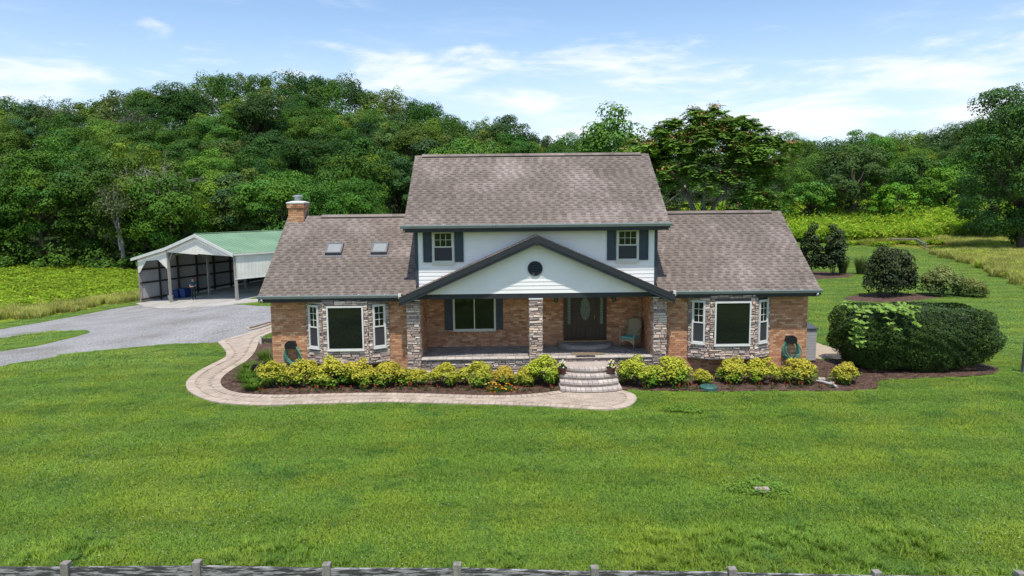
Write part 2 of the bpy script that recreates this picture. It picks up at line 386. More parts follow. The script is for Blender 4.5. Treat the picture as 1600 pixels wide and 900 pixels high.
def sheet(name, poly, lift, material, label, cat, hole=None, grid=.8, thick=None):
    pts = [Vector(p[:2]) for p in poly]; n = len(pts); edges = [(i, (i+1) % n) for i in range(n)]
    if hole:
        m0 = len(pts); pts += [Vector(p) for p in hole]; edges += [(m0+i, m0+(i+1) % len(hole)) for i in range(len(hole))]
    P = np.array(poly); gx, gy = np.meshgrid(np.arange(P[:, 0].min(), P[:, 0].max(), grid), np.arange(P[:, 1].min(), P[:, 1].max(), grid))
    ins = in_poly(gx, gy, [p[:2] for p in poly]); pts += [Vector((a, b)) for a, b in zip(gx[ins], gy[ins])]
    vs_, _, fs, *_r = delaunay_2d_cdt(pts, edges, [], 0, 1e-4)
    V = np.array([[v.x, v.y] for v in vs_]); T = np.array([f for f in fs if len(f) == 3])
    c = V[T].mean(1); keep = in_poly(c[:, 0], c[:, 1], [p[:2] for p in poly])
    if hole: keep &= ~in_poly(c[:, 0], c[:, 1], hole)
    T = T[keep]; a = V[T]; cr = (a[:,1,0]-a[:,0,0])*(a[:,2,1]-a[:,0,1])-(a[:,1,1]-a[:,0,1])*(a[:,2,0]-a[:,0,0]); T[cr < 0] = T[cr < 0][:, ::-1]
    Z = ground(V[:, 0], V[:, 1])+lift
    o = ob(name, np_mesh(name, np.column_stack([V, Z]), T, smooth=True), material); tag(o, label, cat, kind='structure'); return o
gravel = mat('gravel', (.272, .264, .256), .95, .12, .5, .5, 17, 1., 20, col2=(.20, .185, .165), c2scale=.22, c2lo=.48, c2hi=.72)
sheet('gravel_driveway', DRIVE, .02, gravel, 'pale grey gravel driveway sweeping past the carport', 'driveway', hole=ISLAND)
sheet('concrete_apron', APRON, .032, MT['concrete'], 'worn tan concrete slab under and before the carport', 'slab')
def mulch(name, poly, label): return sheet(name, poly, .03, MT['mulch'], label, 'mulch bed', grid=.4)
mulch('mulch_bed', MULCH_L, 'dark brown mulch bed between the curved walkway and left house front')
mulch('mulch_bed', MULCH_R, 'dark brown mulch bed right of the steps, reaching under the big hedge')
mulch('mulch_bed', MULCH_B, 'small mulch bed under the two dark shrubs behind the big hedge')
mulch('mulch_bed', MULCH_C, 'far mulch bed beside the right roof end with upright yews')
sheet('gravel_path', SIDEPATH, .022, mat('pea_gravel', (.40, .32, .23), .95, .12, 3, .25, 40, .5, 40), 'tan gravel path beside the storage bin at right wall', 'path')
sheet('walkway', WALK, .024, MT['joint'], 'curving pinkish beige paver walkway leading to the front steps', 'walkway', grid=.5)
WALKOBJ = bpy.data.objects['walkway']
def build_pavers():
    pal = [(.415,.335,.26),(.395,.315,.245),(.435,.355,.28),(.39,.31,.245),(.41,.338,.268),(.44,.363,.29)]
    mb = MB(); me2 = MB()
    def block(m, cx, cy_, ux, uy, l, w, z0, z1, c):
        vx, vy = -uy, ux
        P = [(cx+sx*ux*l/2+sy*vx*w/2, cy_+sx*uy*l/2+sy*vy*w/2) for sx, sy in ((-1,-1),(1,-1),(1,1),(-1,1))]
        V = [(x, y, z0) for x, y in P]+[(x, y, z1) for x, y in P]
        m.add(V, [(4,5,6,7),(0,1,5,4),(1,2,6,5),(2,3,7,6),(3,0,4,7)], c)
    bw = .30
    for line, sgn in ((wo, -1), (wi, 1)):
        L = smooth_line(line[::6]+[line[-1]], .155)
        for (x0, y0), (x1, y1) in zip(L[:-1], L[1:]):
            d = math.hypot(x1-x0, y1-y0)
            if d < .02: continue
            ux, uy = (x1-x0)/d, (y1-y0)/d; nx, ny = -uy*sgn, ux*sgn
            nx, ny = -nx, -ny
            cx, cy_ = (x0+x1)/2+nx*bw/2*1.0, (y0+y1)/2+ny*bw/2
            z = gz(cx, cy_); c = random.choice(pal[:3]+pal[4:]); k = random.uniform(.97, 1.1)
            block(me2, cx, cy_, ux, uy, d-.012, bw-.012, z, z+.055+random.uniform(-.003, .003), tuple(a*k for a in c))
    lw, ww = .215, .108
    W = np.array(WALK); ed = np.array((wo+wi)[::2]); nr = int((W[:,1].max()-W[:,1].min())/ww)+1; nq = int((W[:,0].max()-W[:,0].min())/lw)+2
    rr, qq = np.meshgrid(np.arange(nr), np.arange(nq), indexing='ij'); CX = (W[:,0].min()+qq*lw+(rr % 2)*lw/2).ravel(); CY = (W[:,1].min()+rr*ww).ravel()
    ok = in_poly(CX, CY, WALK[::2]) & ~((CY > -1.95) & (CX > .3)); CX, CY = CX[ok], CY[ok]
    ok = np.array([np.min((ed[:,0]-a)**2+(ed[:,1]-b)**2) > (bw+.052)**2 for a, b in zip(CX, CY)]); CX, CY = CX[ok], CY[ok]; ZZ = ground(CX, CY)
    for cx, cy_, z in zip(CX.tolist(), CY.tolist(), ZZ.tolist()):
        c = random.choice(pal); k = random.uniform(.92, 1.07)
        block(mb, cx, cy_, 1, 0, lw-.006, ww-.006, z, z+.05+random.uniform(-.002, .002), tuple(a*k for a in c))
    mb.build('pavers', MT['paver'], WALKOBJ, kind='stuff'); me2.build('border_pavers', MT['paver'], WALKOBJ, kind='stuff')
build_pavers()
# ------------------------------------------------------------------ house
house = thing('house', 'brick and white siding two storey house with stone porch columns', 'house')
XL, XR = -9.41, 9.70; DEP = 6.9; ZE = 2.96          # outer walls, depth, wing wall top
PF = .78; PB = 1.85                                  # porch floor height, porch back wall
PXL, PXR = -4.12, 4.12
BR = [(.55,.275,.145),(.50,.235,.12),(.60,.33,.185),(.45,.205,.105),(.63,.385,.225),(.53,.285,.165),(.39,.18,.098)]
def brick_face(mb, O, u, n, L, H, holes=(), top=None):
    """bricks standing proud on a wall face; O lower-left seen from outside, u along, n outwards"""
    O, u, n = Vector(O), Vector(u), Vector(n); up = Vector((0, 0, 1)); ch, bl, g = .074, .208, .010; r = 0; z = 0.0
    while z < H-.02:
        z1 = min(z+ch-g, H); x = -(bl/2 if r % 2 else 0)
        while x < L:
            segs = [(max(x, 0), min(x+bl-g, L))]
            for hx0, hx1, hz0, hz1 in holes:
                if z1 > hz0 and z < hz1:
                    ns = []
                    for a, b in segs:
                        if b <= hx0 or a >= hx1: ns.append((a, b)); continue
                        if a < hx0: ns.append((a, hx0))
                        if b > hx1: ns.append((hx1, b))
                    segs = ns
            for a, b in segs:
                if top:
                    lim = top((a+b)/2)
                    if z1 > lim: continue
                if b-a < .03: continue
                c = random.choice(BR); k = random.uniform(.82, 1.16); c = tuple(q*k for q in c); d = .012+random.uniform(-.003, .004)
                P = [O+u*a+up*z, O+u*b+up*z, O+u*b+up*z1, O+u*a+up*z1]
                Q = [p+n*d for p in P]
                mb.add(P+Q, [(4,5,6,7),(0,1,5,4),(1,2,6,5),(2,3,7,6),(3,0,4,7)], c)
            x += bl
        z += ch; r += 1
def brick_wall(boxes, faces, name='brick_wall', label=None):
    m = MB()
    for b in boxes: m.box(*b)
    w = m.build(name, MT['mortar'], house, label=label)
    mb = MB()
    for f in faces: brick_face(mb, *f)
    mb.build('bricks', MT['brick'], w, kind='stuff'); return w
SLW = (5.82-3.12)/3.9                                # wing roof slope
def gable_top(x): return ZE + SLW*(min(x, DEP-x)+.45)-.12
BL, BRX = -6.70, 6.88; BHW = 1.46                    # bay centres, half width
brick_wall([(XL, -4.45, 0, .22, -.3, ZE)], [((XL, 0, 0), (1,0,0), (0,-1,0), 4.95, ZE, [(BL-BHW-XL-.02, BL+BHW-XL+.02, .72, 3.1)])])
brick_wall([(4.45, XR, 0, .22, -.3, ZE)], [((4.45, 0, 0), (1,0,0), (0,-1,0), XR-4.45, ZE, [(BRX-BHW-4.45-.02, BRX+BHW-4.45+.02, .72, 3.1)])])
brick_wall([(PXL-.2, PXR+.2, PB, PB+.2, -.3, 3.1)], [((PXL, PB, PF), (1,0,0), (0,-1,0), PXR-PXL, 2.3, [(1.13-PXL, 2.76-PXL, 0, 2.3), (-3.10-PXL, -1.47-PXL, .63, 2.3)])])
brick_wall([(-4.45, PXL, -.02, PB, -.3, 3.05)], [((PXL, PB, PF), (0,-1,0), (1,0,0), PB+.05, 2.25)])
brick_wall([(PXR, 4.45, -.02, PB, -.3, 3.05)], [((PXR, -.05, PF), (0,1,0), (-1,0,0), PB+.05, 2.25)])
def end_core(x0, x1):
    m = MB(); m.prism([(.22, -.3), (DEP, -.3), (DEP, ZE), (DEP/2, gable_top(DEP/2)), (.22, gable_top(.22))], x0, x1, fn=lambda a, b, c: (c, a, b)); return m
for x0, x1, o, u, n in ((XL, XL+.2, (XL, DEP, 0), (0,-1,0), (-1,0,0)), (XR-.2, XR, (XR, 0, 0), (0,1,0), (1,0,0))):
    w = end_core(x0, x1).build('brick_wall', MT['mortar'], house); mb = MB()
    brick_face(mb, o, u, n, DEP, 5.6, top=lambda x: gable_top(x)); mb.build('bricks', MT['brick'], w, kind='stuff')
brick_wall([(XL+.2, XR-.2, DEP-.2, DEP-.001, -.3, ZE)], [])
# ---- shingled roofs
SH = [(.325,.283,.260),(.305,.265,.243),(.345,.302,.278),(.29,.25,.23)]; SHD = [(.232,.198,.18),(.21,.178,.163),(.25,.214,.196)]
def shingles(mb, O, u, v, n, W, L, clip=None, ex=.142):
    """laminated courses: a light strip with darker raised tabs staggered course by course"""
    O, u, v, n = (Vector(a) for a in (O, u, v, n)); k = 0; s = 0.0
    while s < L-.01:
        s1 = min(s+ex, L); x = -.34+(k % 2)*.165+random.uniform(-.10, .10); dark = False
        while x < W:
            w = random.uniform(.14, .20) if dark else random.uniform(.13, .18)
            a, b = max(x, 0), min(x+w, W); x += w
            if b-a > .01 and (clip is None or clip((a+b)/2, s)):
                q = random.uniform(.93, 1.07); c = tuple(t*q for t in random.choice(SH))
                if dark:
                    sm = s+(s1-s)*.62; cd_ = tuple(t*q for t in random.choice(SHD)); h0 = .016
                    P = [O+u*a+v*s+n*h0, O+u*b+v*s+n*h0, O+u*b+v*sm+n*.010, O+u*a+v*sm+n*.010, O+u*a+v*s, O+u*b+v*s, O+u*b+v*s1+n*.003, O+u*a+v*s1+n*.003]
                    mb.add(P, [(0,1,2,3),(4,5,1,0)], cd_); mb.add([P[3], P[2], P[6], P[7]], [(0,1,2,3)], c)
                else:
                    P = [O+u*a+v*s+n*.010, O+u*b+v*s+n*.010, O+u*b+v*s1+n*.003, O+u*a+v*s1+n*.003, O+u*a+v*s, O+u*b+v*s]
                    mb.add(P, [(0,1,2,3),(4,5,1,0)], c)
            dark = not dark
        s = s1; k += 1
def roof_pair(name, x0, x1, ye, ze, yr, zr, vent, label=None, clipf=None):
    """front and rear slopes of a ridge roof running along x"""
    th = .14; m = MB()
    dy, dz = yr-ye, zr-ze; L = math.hypot(dy, dz); v = Vector((0, dy/L, dz/L)); n = Vector((0, -dz/L, dy/L))
    yb = 2*yr-ye
    m.prism([(ye, ze), (yr, zr), (yb, ze), (yb, ze-th), (yr, zr-th*1.2), (ye, ze-th)][::-1], x0, x1, fn=lambda a, b, c: (c, a, b))
    r = m.build(name, MT['roof_felt'], house, label=label); mb = MB()
    shingles(mb, Vector((x0-.02, ye, ze))+n*.004-v*.03, (1,0,0), v, n, x1-x0+.04, L+.03, clipf)
    v2 = Vector((0, -dy/L, dz/L)); n2 = Vector((0, dz/L, dy/L))
    shingles(mb, Vector((x1+.02, yb, ze))+n2*.004-v2*.03, (-1,0,0), v2, n2, x1-x0+.04, L+.03)
    mb.build('shingles', MT['shingle'], r, kind='stuff')
    for a, b in vent:
        rv = MB(); rv.prism([(yr-.17, zr-.095), (yr+.17, zr-.095), (yr+.17, zr-.065), (yr, zr+.042), (yr-.17, zr-.065)], a, b, fn=lambda p, q, c: (c, p, q)); rv.build('ridge_vent', MT['black'], r)
        rc = MB(); x = a
        while x < b-.05:
            w = min(.28, b-x); k = random.uniform(.85, 1.1); c = tuple(t*k for t in random.choice(SH))
            for sg in (-1, 1):
                P = [Vector((x, yr, zr+.050)), Vector((x+w, yr, zr+.050)), Vector((x+w, yr+sg*.16, zr-.050)), Vector((x, yr+sg*.16, zr-.050))]
                rc.add(P if sg < 0 else P, [(3,2,1,0)] if sg < 0 else [(0,1,2,3)], c)
            x += w
        rc.build('ridge_cap', MT['shingle'], r, kind='stuff')
    fa = MB(); fa.box(x0+.02, x1-.02, ye+.01, ye+.04, ze-th-.10, ze-.02); fa.build('fascia', MT['charcoal'], r)
    for x, sg in ((x0, -1), (x1, 1)):
        rk = MB()
        for y_a, y_b in ((ye, yr), (yb, yr)):
            xx0, xx1 = sorted((x+sg*.002, x+sg*.028)); 
            rk.prism([(y_a, ze-.012), (yr, zr-.012), (yr, zr-.22), (y_a, ze-.20)] if y_a < yr else [(yr, zr-.012), (y_a, ze-.012), (y_a, ze-.20), (yr, zr-.22)], xx0, xx1, fn=lambda p, q, c: (c, p, q))
        rk.build('rake_board', MT['charcoal'], r)
    return r
def gutter(parent, x0, x1, y, z):
    """K-style gutter hung along x, back at y, rim at z"""
    prof = [(y, z), (y, z-.115), (y-.075, z-.115), (y-.085, z-.070), (y-.125, z-.035), (y-.125, z-.002), (y-.105, z-.002), (y-.105, z-.03), (y-.012, z-.1), (y-.012, z)]
    m = MB(); m.prism(prof, x0, x1, fn=lambda p, q, c: (c, p, q)); g = m.build('gutter', MT['gutter'], parent)
    x = x0+.5
    while x < x1-.2:
        b = MB(); b.box(x, x+.035, y-.128, y-.005, z-.003, z+.012); b.build('gutter_hanger', MT['white'], g); x += random.uniform(.85, 1.05)
    return g
YR = 3.45
rl = roof_pair('roof', -9.66, -4.26, -.45, 3.12, YR, 5.80, [(-8.35, -4.30)], 'taupe shingled roof of the left wing with two skylights')
rr = roof_pair('roof', 4.28, 9.93, -.45, 3.12, YR, 5.80, [(4.34, 9.55)], 'taupe shingled roof of the right wing')
rm = roof_pair('roof', -4.56, 4.60, -.45, 5.50, YR, 8.12, [(-4.30, 4.30)], 'large taupe shingled upper roof')
gutter(rl, -9.70, -4.80, -.452, 3.135); gutter(rr, 4.82, 9.97, -.452, 3.135); gutter(rm, -4.68, 4.70, -.452, 5.515)
for rf, x0, x1 in ((rl, -9.63, -4.7), (rr, 4.7, 9.9)):
    m = MB(); m.box(x0, x1, -.40, .0, ZE-.016, ZE+.012); m.build('soffit', MT['charcoal'], rf)
m = MB(); m.box(-4.5, 4.54, -.40, .05, 5.335, 5.36); m.build('soffit', MT['charcoal'], rm)
for x, sg, rf in ((-9.55, -1, rl), (9.82, 1, rr)):   # white downspout elbows under the gutter ends
    m = MB(); m.tube([(x, -.51, 3.01), (x, -.51, 2.95), (x+sg*.0, -.30, 2.88), (x-sg*.05, -.05, 2.86)], .035, 8); m.build('downspout_elbow', MT['white'], rf, smooth=True)
for x, rf in ((-4.76, rl), (4.79, rr)):
    m = MB(); m.box(x-.045, x+.045, -.60, -.44, 2.985, 3.15); m.box(x-.03, x+.03, -.58, -.47, 2.93, 2.985); m.build('gutter_end_box', MT['white'], rf)
# ---- upper storey
UX0, UX1, UY = -4.24, 4.28, .05
m = MB(); m.box(UX0+.02, UX1-.02, UY+.015, DEP-.05, 2.9, 5.42); upper = m.build('upper_wall', MT['siding'], house, label='white lap siding upper wall')
def siding_board(parent, O, u, n, L, z0, z1, a0=0., a1=None, name='siding_board'):
    a1 = L if a1 is None else a1; O, u, n = Vector(O), Vector(u), Vector(n); up = Vector((0,0,1)); m = MB()
    P = [O+u*a0+up*z0, O+u*a1+up*z0, O+u*a1+up*(z1+.012), O+u*a0+up*(z1+.012)]
    Q = [P[0]+n*.020, P[1]+n*.020, P[2]+n*.006, P[3]+n*.006]
    m.add(P+Q, [(4,5,6,7),(0,1,5,4),(1,2,6,5),(2,3,7,6),(3,0,4,7)]); return m.build(name, MT['siding'], parent)
EXP = .137; z = 3.02
while z < 5.24:
    siding_board(upper, (UX0+.09, UY, 0), (1,0,0), (0,-1,0), UX1-UX0-.18, z, min(z+EXP, 5.27)); 
    for xx, uu, nn in ((UX0+.005, (0,-1,0), (-1,0,0)), (UX1-.005, (0,1,0), (1,0,0))):
        yo = DEP-.05 if nn[0] < 0 else UY+.1
        siding_board(upper, (xx, yo, 0), uu, nn, DEP-.05-UY-.1, z, min(z+EXP, 5.4))
    z += EXP
for x0, x1 in ((UX0-.02, UX0+.085), (UX1-.085, UX1+.02)):
    m = MB(); m.box(x0, x1, UY-.026, UY+.10, 2.95, 5.36); m.build('corner_board', MT['slate'], upper)
m = MB(); m.box(UX0+.085, UX1-.085, UY-.030, UY+.012, 5.265, 5.36); m.build('frieze_board', MT['charcoal'], upper)
# ---- windows
def window(parent, O, u, n, w, h, style, frame='white', fw=.075, name='window', label=None):
    """O lower-left outer corner on the wall face; styles: picture, slider, hung(cols, rows)"""
    O, u, n = Vector(O), Vector(u), Vector(n); up = Vector((0,0,1)); m = MB(); d = .055
    def bar(mm, a0, a1, z0, z1, d0, d1): mm.obox(O+u*a0+up*z0+n*d0, u*(a1-a0), n*(d1-d0), up*(z1-z0))
    bar(m, 0, fw, 0, h, 0, d); bar(m, w-fw, w, 0, h, 0, d); bar(m, fw, w-fw, h-fw, h, 0, d-.002); bar(m, fw, w-fw, 0, fw, 0, d-.002)
    f = m.build(name, MT[frame], parent, label=label)
    s = MB(); bar(s, -.015, w+.015, -.03, -.002, 0, d+.015); s.build('sill', MT[frame], f)
    def pane(a0, a1, z0, z1, mt='glass', nm='pane', dd=.022):
        p = MB(); bar(p, a0, a1, z0, z1, .012, dd); return p.build(nm, MT[mt], f)
    if style[0] == 'picture':
        pane(fw, w-fw, fw, h-fw)
        s = MB(); g = .018
        bar(s, fw, w-fw, fw, fw+g, .022, .034); bar(s, fw, w-fw, h-fw-g, h-fw, .022, .034); bar(s, fw, fw+g, fw+g, h-fw-g, .022, .034); bar(s, w-fw-g, w-fw, fw+g, h-fw-g, .022, .034); s.build('glazing_bead', MT['black'], f)
    elif style[0] == 'slider':
        pane(fw, w/2-.02, fw, h-fw); pane(w/2+.02, w-fw, fw, h-fw, dd=.028); s = MB(); bar(s, w/2-.02, w/2+.02, fw, h-fw, .012, .045); s.build('sash_bar', MT[frame], f)
    else:
        _, cols, rows, fr = style; zm = fw+(h-2*fw)*fr; sb = .022
        s = MB(); bar(s, fw, w-fw, zm-.02, zm+.022, .012, .050); s.build('meeting_rail', MT[frame], f)
        s = MB()
        for a0, a1, z0, z1 in ((fw, fw+sb, zm+.022, h-fw), (w-fw-sb, w-fw, zm+.022, h-fw), (fw+sb, w-fw-sb, h-fw-sb, h-fw)): bar(s, a0, a1, z0, z1, .012, .042)
        s.build('upper_sash', MT[frame], f); s = MB(); bar(s, fw, w-fw, fw, fw+.035, .012, .035); s.build('bottom_rail', MT[frame], f)
        a0, a1, z0, z1 = fw+sb, w-fw-sb, zm+.022, h-fw-sb; cw, chh = (a1-a0)/cols, (z1-z0)/rows
        for i in range(cols):
            for j in range(rows): pane(a0+cw*i+.006, a0+cw*(i+1)-.006, z0+chh*j+.006, z0+chh*(j+1)-.006)
        s = MB(); g = .008
        for i in range(1, cols): bar(s, a0+cw*i-g, a0+cw*i+g, z0, z1, .010, .036)
        for j in range(1, rows):
            for i in range(cols): bar(s, a0+cw*i+(g if i else 0), a0+cw*(i+1)-(g if i < cols-1 else 0), z0+chh*j-g, z0+chh*j+g, .010, .035)
        s.build('muntin', MT[frame], f)
        pane(fw+.004, w-fw-.004, fw+.035, zm-.02, 'screen', 'insect_screen', .03)
    return f
def shutter(parent, x0, x1, y, z0, z1, split=.36):
    m = MB(); w = x1-x0; zs = z0+(z1-z0)*split; st = .05; d = .04
    for b in ((x0, x0+st, z0, z1), (x1-st, x1, z0, z1), (x0+st, x1-st, z1-st, z1), (x0+st, x1-st, z0, z0+st), (x0+st, x1-st, zs-.03, zs+.03)): m.box(b[0], b[1], y-d, y, b[2], b[3])
    s = m.build('shutter', MT['slate'], parent)
    for a, b in ((z0+st, zs-.03), (zs+.03, z1-st)):
        p = MB(); p.box(x0+st+.001, x1-st-.001, y-.022, y-.002, a+.001, b-.001); p.build('panel', MT['slate'], s)
FY = UY-.020
for wx0, wx1, z0, z1, s0, s1 in ((-3.65, -2.88, 4.13, 5.30, -3.97, -2.55), (2.84, 3.63, 4.13, 5.30, 2.51, 3.97)):
    window(upper, (wx0, FY, z0), (1,0,0), (0,-1,0), wx1-wx0, z1-z0, ('hung', 3, 2, .51), 'cream')
    shutter(upper, s0, wx0-.02, FY, 4.19, 5.26); shutter(upper, wx1+.02, s1, FY, 4.19, 5.26)
window(house, (-3.10, PB-.012, 1.40), (1,0,0), (0,-1,0), 1.63, 1.42, ('slider',), 'cream', .07)
shutter(house, -3.42, -3.12, PB-.014, 1.43, 2.85, .45); shutter(house, -1.45, -1.19, PB-.014, 1.43, 2.85, .45)
m = MB(); mb_ = m
for i in range(17):
    c = random.choice(BR); mb_.obox((-3.15+i*.104, PB-.055, 1.275), (.094, 0, 0), (0, .05, .012), (0, -.012, .06), c)
m.build('rowlock_sill', MT['brick'], house)
# ---- skylights
def skylight(x0, x1, label):
    sl = Vector((0, 3.9, 2.68)).normalized(); n = Vector((0, -sl.z, sl.y)); O = Vector((x0, 1.38, 3.12+(1.38+.45)*2.68/3.9)); w = x1-x0; L = .62; u = Vector((1,0,0))
    m = MB(); fw = .06; hgt = .13
    for a, b, c, d in ((0, w, 0, fw), (0, w, L-fw, L), (0, fw, fw, L-fw), (w-fw, w, fw, L-fw)): m.obox(O+u*a+sl*c, u*(b-a), sl*(d-c), n*hgt)
    s = m.build('skylight', MT['flash'], rl, label=label); p = MB(); p.obox(O+u*fw+sl*fw+n*.09, u*(w-2*fw), sl*(L-2*fw), n*.02); p.build('pane', MT['skyglass'], s)
    a = MB(); a.obox(O-u*.06-sl*.13+n*.018, u*(w+.12), sl*.13, n*.006); a.build('apron_flashing', MT['flash'], s)
skylight(-7.76, -7.15, 'left of the two skylights'); skylight(-6.06, -5.47, 'right of the two skylights')
# ---- chimney
m = MB(); m.box(-9.64, -8.90, 3.12, 3.86, 4.6, 6.30); ch = m.build('chimney', MT['mortar'], house, label='brick chimney with corbelled top at left roof end'); mb = MB()
for o, u, n in (((-9.64, 3.12, 4.65), (1,0,0), (0,-1,0)), ((-8.90, 3.12, 4.65), (0,1,0), (1,0,0)), ((-9.64, 3.86, 4.65), (0,-1,0), (-1,0,0)), ((-8.90, 3.86, 4.65), (-1,0,0), (0,1,0))): brick_face(mb, o, u, n, .74, 1.64)
for o, u, n in (((-9.68, 3.08, 6.13), (1,0,0), (0,-1,0)), ((-8.86, 3.08, 6.13), (0,1,0), (1,0,0)), ((-9.68, 3.90, 6.13), (0,-1,0), (-1,0,0))): brick_face(mb, o, u, n, .82, .172)
mb.build('bricks', MT['brick'], ch, kind='stuff'); m = MB(); m.box(-9.675, -8.865, 3.085, 3.895, 6.13, 6.30); m.build('corbel', MT['mortar'], ch)
m = MB(); m.add([(-9.71,3.05,6.302),(-8.83,3.05,6.302),(-8.83,3.93,6.302),(-9.71,3.93,6.302),(-9.71,3.05,6.345),(-8.83,3.05,6.345),(-8.83,3.93,6.345),(-9.71,3.93,6.345),(-9.48,3.28,6.40),(-9.06,3.28,6.40),(-9.06,3.70,6.40),(-9.48,3.70,6.40)],
   [(0,3,2,1),(0,1,5,4),(1,2,6,5),(2,3,7,6),(3,0,4,7),(4,5,9,8),(5,6,10,9),(6,7,11,10),(7,4,8,11),(8,9,10,11)]); m.build('crown', MT['crown'], ch)
m = MB(); m.lathe([(.17,0),(.17,.16)], 16, (-9.27,3.49,6.40)); m.lathe([(.23,.16),(.25,.175),(.25,.20),(.12,.235)], 16, (-9.27,3.49,6.40)); m.build('flue_cap', MT['metal'], ch)
m = MB(); m.box(-9.655,-8.87,3.085,3.115,5.35,5.50)
for k in range(5): m.box(-8.898,-8.870, 3.10+k*.12, 3.24+k*.12, 5.48+k*.082, 5.66+k*.082)
m.build('step_flashing', MT['flash'], ch)
ch.scale.x = .80; ch.location.x = -9.27*.20
# ---- front gable over the porch
GX0, GX1, GYF, GYS = -4.76, 4.76, -.76, -.36       # eave ends, rake front, siding plane
GZ0, GZ1 = 3.03, 5.12; GS = (GZ1-GZ0)/4.76
def gtop(x): return GZ1-abs(x)*GS
m = MB(); m.prism([(GX0, GZ0-.10), (0, GZ1-.10), (GX1, GZ0-.10), (GX1, GZ0), (0, GZ1), (GX0, GZ0)], .04, GYF, fn=lambda a, b, c: (a, c, b)); gab = m.build('gable_roof', MT['roof_felt'], house, label='shallow front gable over the porch with charcoal rake boards')
mb = MB()
for sg in (-1, 1):
    L = math.hypot(4.76, GZ1-GZ0); v = Vector((-sg*4.76/L, 0, (GZ1-GZ0)/L)); n = Vector((sg*(GZ1-GZ0)/L, 0, 4.76/L))
    O = Vector((sg*4.78, GYF-.02 if sg > 0 else .04, GZ0-.008)) + n*.004
    shingles(mb, O, (0, sg, 0), v, n, .04-GYF+.02, L)
mb.build('shingles', MT['shingle'], gab, kind='stuff')
def rake(y0, y1, t0, t1, name, mt):
    for sg in (-1, 1):
        m = MB(); P = [(sg*4.76, GZ0-t0), (0, GZ1-t0), (0, GZ1-t1), (sg*(4.76), GZ0-t1)]
        if sg > 0: P = P[::-1]
        m.prism(P[::-1], y0, y1, fn=lambda a, b, c: (a, c, b)); m.build(name, MT[mt], gab)
rake(GYF-.030, GYF, .004, .20, 'rake_board', 'charcoal'); rake(GYF-.012, GYF+.02, .20, .30, 'rake_moulding', 'charcoal')
m = MB()
for sg in (-1, 1): m.prism([(sg*4.7, GZ0-.21+.026), (0, GZ1-.21), (0, GZ1-.19), (sg*4.7, GZ0-.19+.026)][::sg], GYF+.02, GYS, fn=lambda a, b, c: (a, c, b))
m.build('rake_soffit', MT['charcoal'], gab)
m = MB(); m.prism([(-.11, GZ1-.015), (.11, GZ1-.015), (.05, GZ1-.34), (-.05, GZ1-.34)][::-1], GYF-.045, GYF-.031, fn=lambda a, b, c: (a, c, b)); m.build('rake_peak_trim', MT['charcoal'], gab)
m = MB(); m.box(-4.42, 4.42, GYS, -.10, 2.92, 3.09); m.build('porch_beam', MT['charcoal'], gab)
m = MB(); m.prism([(-4.25, 3.06), (4.25, 3.06), (0, GZ1-.22)], -.05, GYS+.012, fn=lambda a, b, c: (a, c, b)); gw = m.build('gable_wall', MT['siding'], gab, label='white lap siding gable wall')
z = 3.095
def ghw(z): return max(0.0, (GZ1-.20-z)/GS)
VZ, VR = 3.965, .26
while z < GZ1-.30:
    z1 = min(z+EXP, GZ1-.24); a, b = ghw(z), ghw(z1)
    a = min(a, 4.30); b = min(b, 4.30); m = MB()
    P = [(-a, GYS-.012, z), (a, GYS-.012, z), (b, GYS+.004, z1+.012), (-b, GYS+.004, z1+.012), (-a, GYS+.012, z), (a, GYS+.012, z), (b, GYS+.012, z1+.012), (-b, GYS+.012, z1+.012)]
    m.add(P, [(0,1,2,3),(4,5,1,0),(1,5,6,2),(2,6,7,3),(3,7,4,0)]); m.build('siding_board', MT['siding'], gw); z += EXP
for sg in (-1, 1):                                    # boxed eave returns at the gable feet
    m = MB(); P = [(sg*4.75, GZ0-.19), (sg*4.30, GZ0-.19+.45*GS+.02), (sg*4.30, 2.90), (sg*4.62, 2.90)]
    if sg < 0: P = P[::-1]
    m.prism(P, GYF+.021, .03, fn=lambda a, b, c: (a, c, b)); m.build('eave_return', MT['charcoal'], gab)
m = MB(); n_ = 32
ring = lambda r, y: [(-.05+r*math.cos(2*math.pi*k/n_), y, VZ+r*math.sin(2*math.pi*k/n_)) for k in range(n_)]
V = ring(VR, GYS-.05)+ring(VR-.04, GYS-.05)+ring(VR, GYS+.01)+ring(VR-.04, GYS-.0)
m.add(V, [(k, n_+k, n_+(k+1) % n_, (k+1) % n_) for k in range(n_)]+[(k, (k+1) % n_, 2*n_+(k+1) % n_, 2*n_+k) for k in range(n_)]+[(n_+k, 3*n_+k, 3*n_+(k+1) % n_, n_+(k+1) % n_) for k in range(n_)])
vent = m.build('round_vent', MT['charcoal'], gw, label='round louvred charcoal vent'); 
m = MB(); m.add([(-.05+(VR-.03)*math.cos(2*math.pi*k/n_), GYS-.016, VZ+(VR-.03)*math.sin(2*math.pi*k/n_)) for k in range(n_)], [tuple(range(n_-1, -1, -1))]); m.build('vent_backing', MT['black'], vent)
for k in range(7):
    zz = VZ-.18+k*.06; hw = math.sqrt(max(0, (VR-.045)**2-(zz-VZ)**2)); m = MB()
    m.obox((-.05-hw, GYS-.045, zz-.018), (2*hw, 0, 0), (0, .028, .03), (0, .004, -.006)); m.build('louvre', MT['slate'], vent)
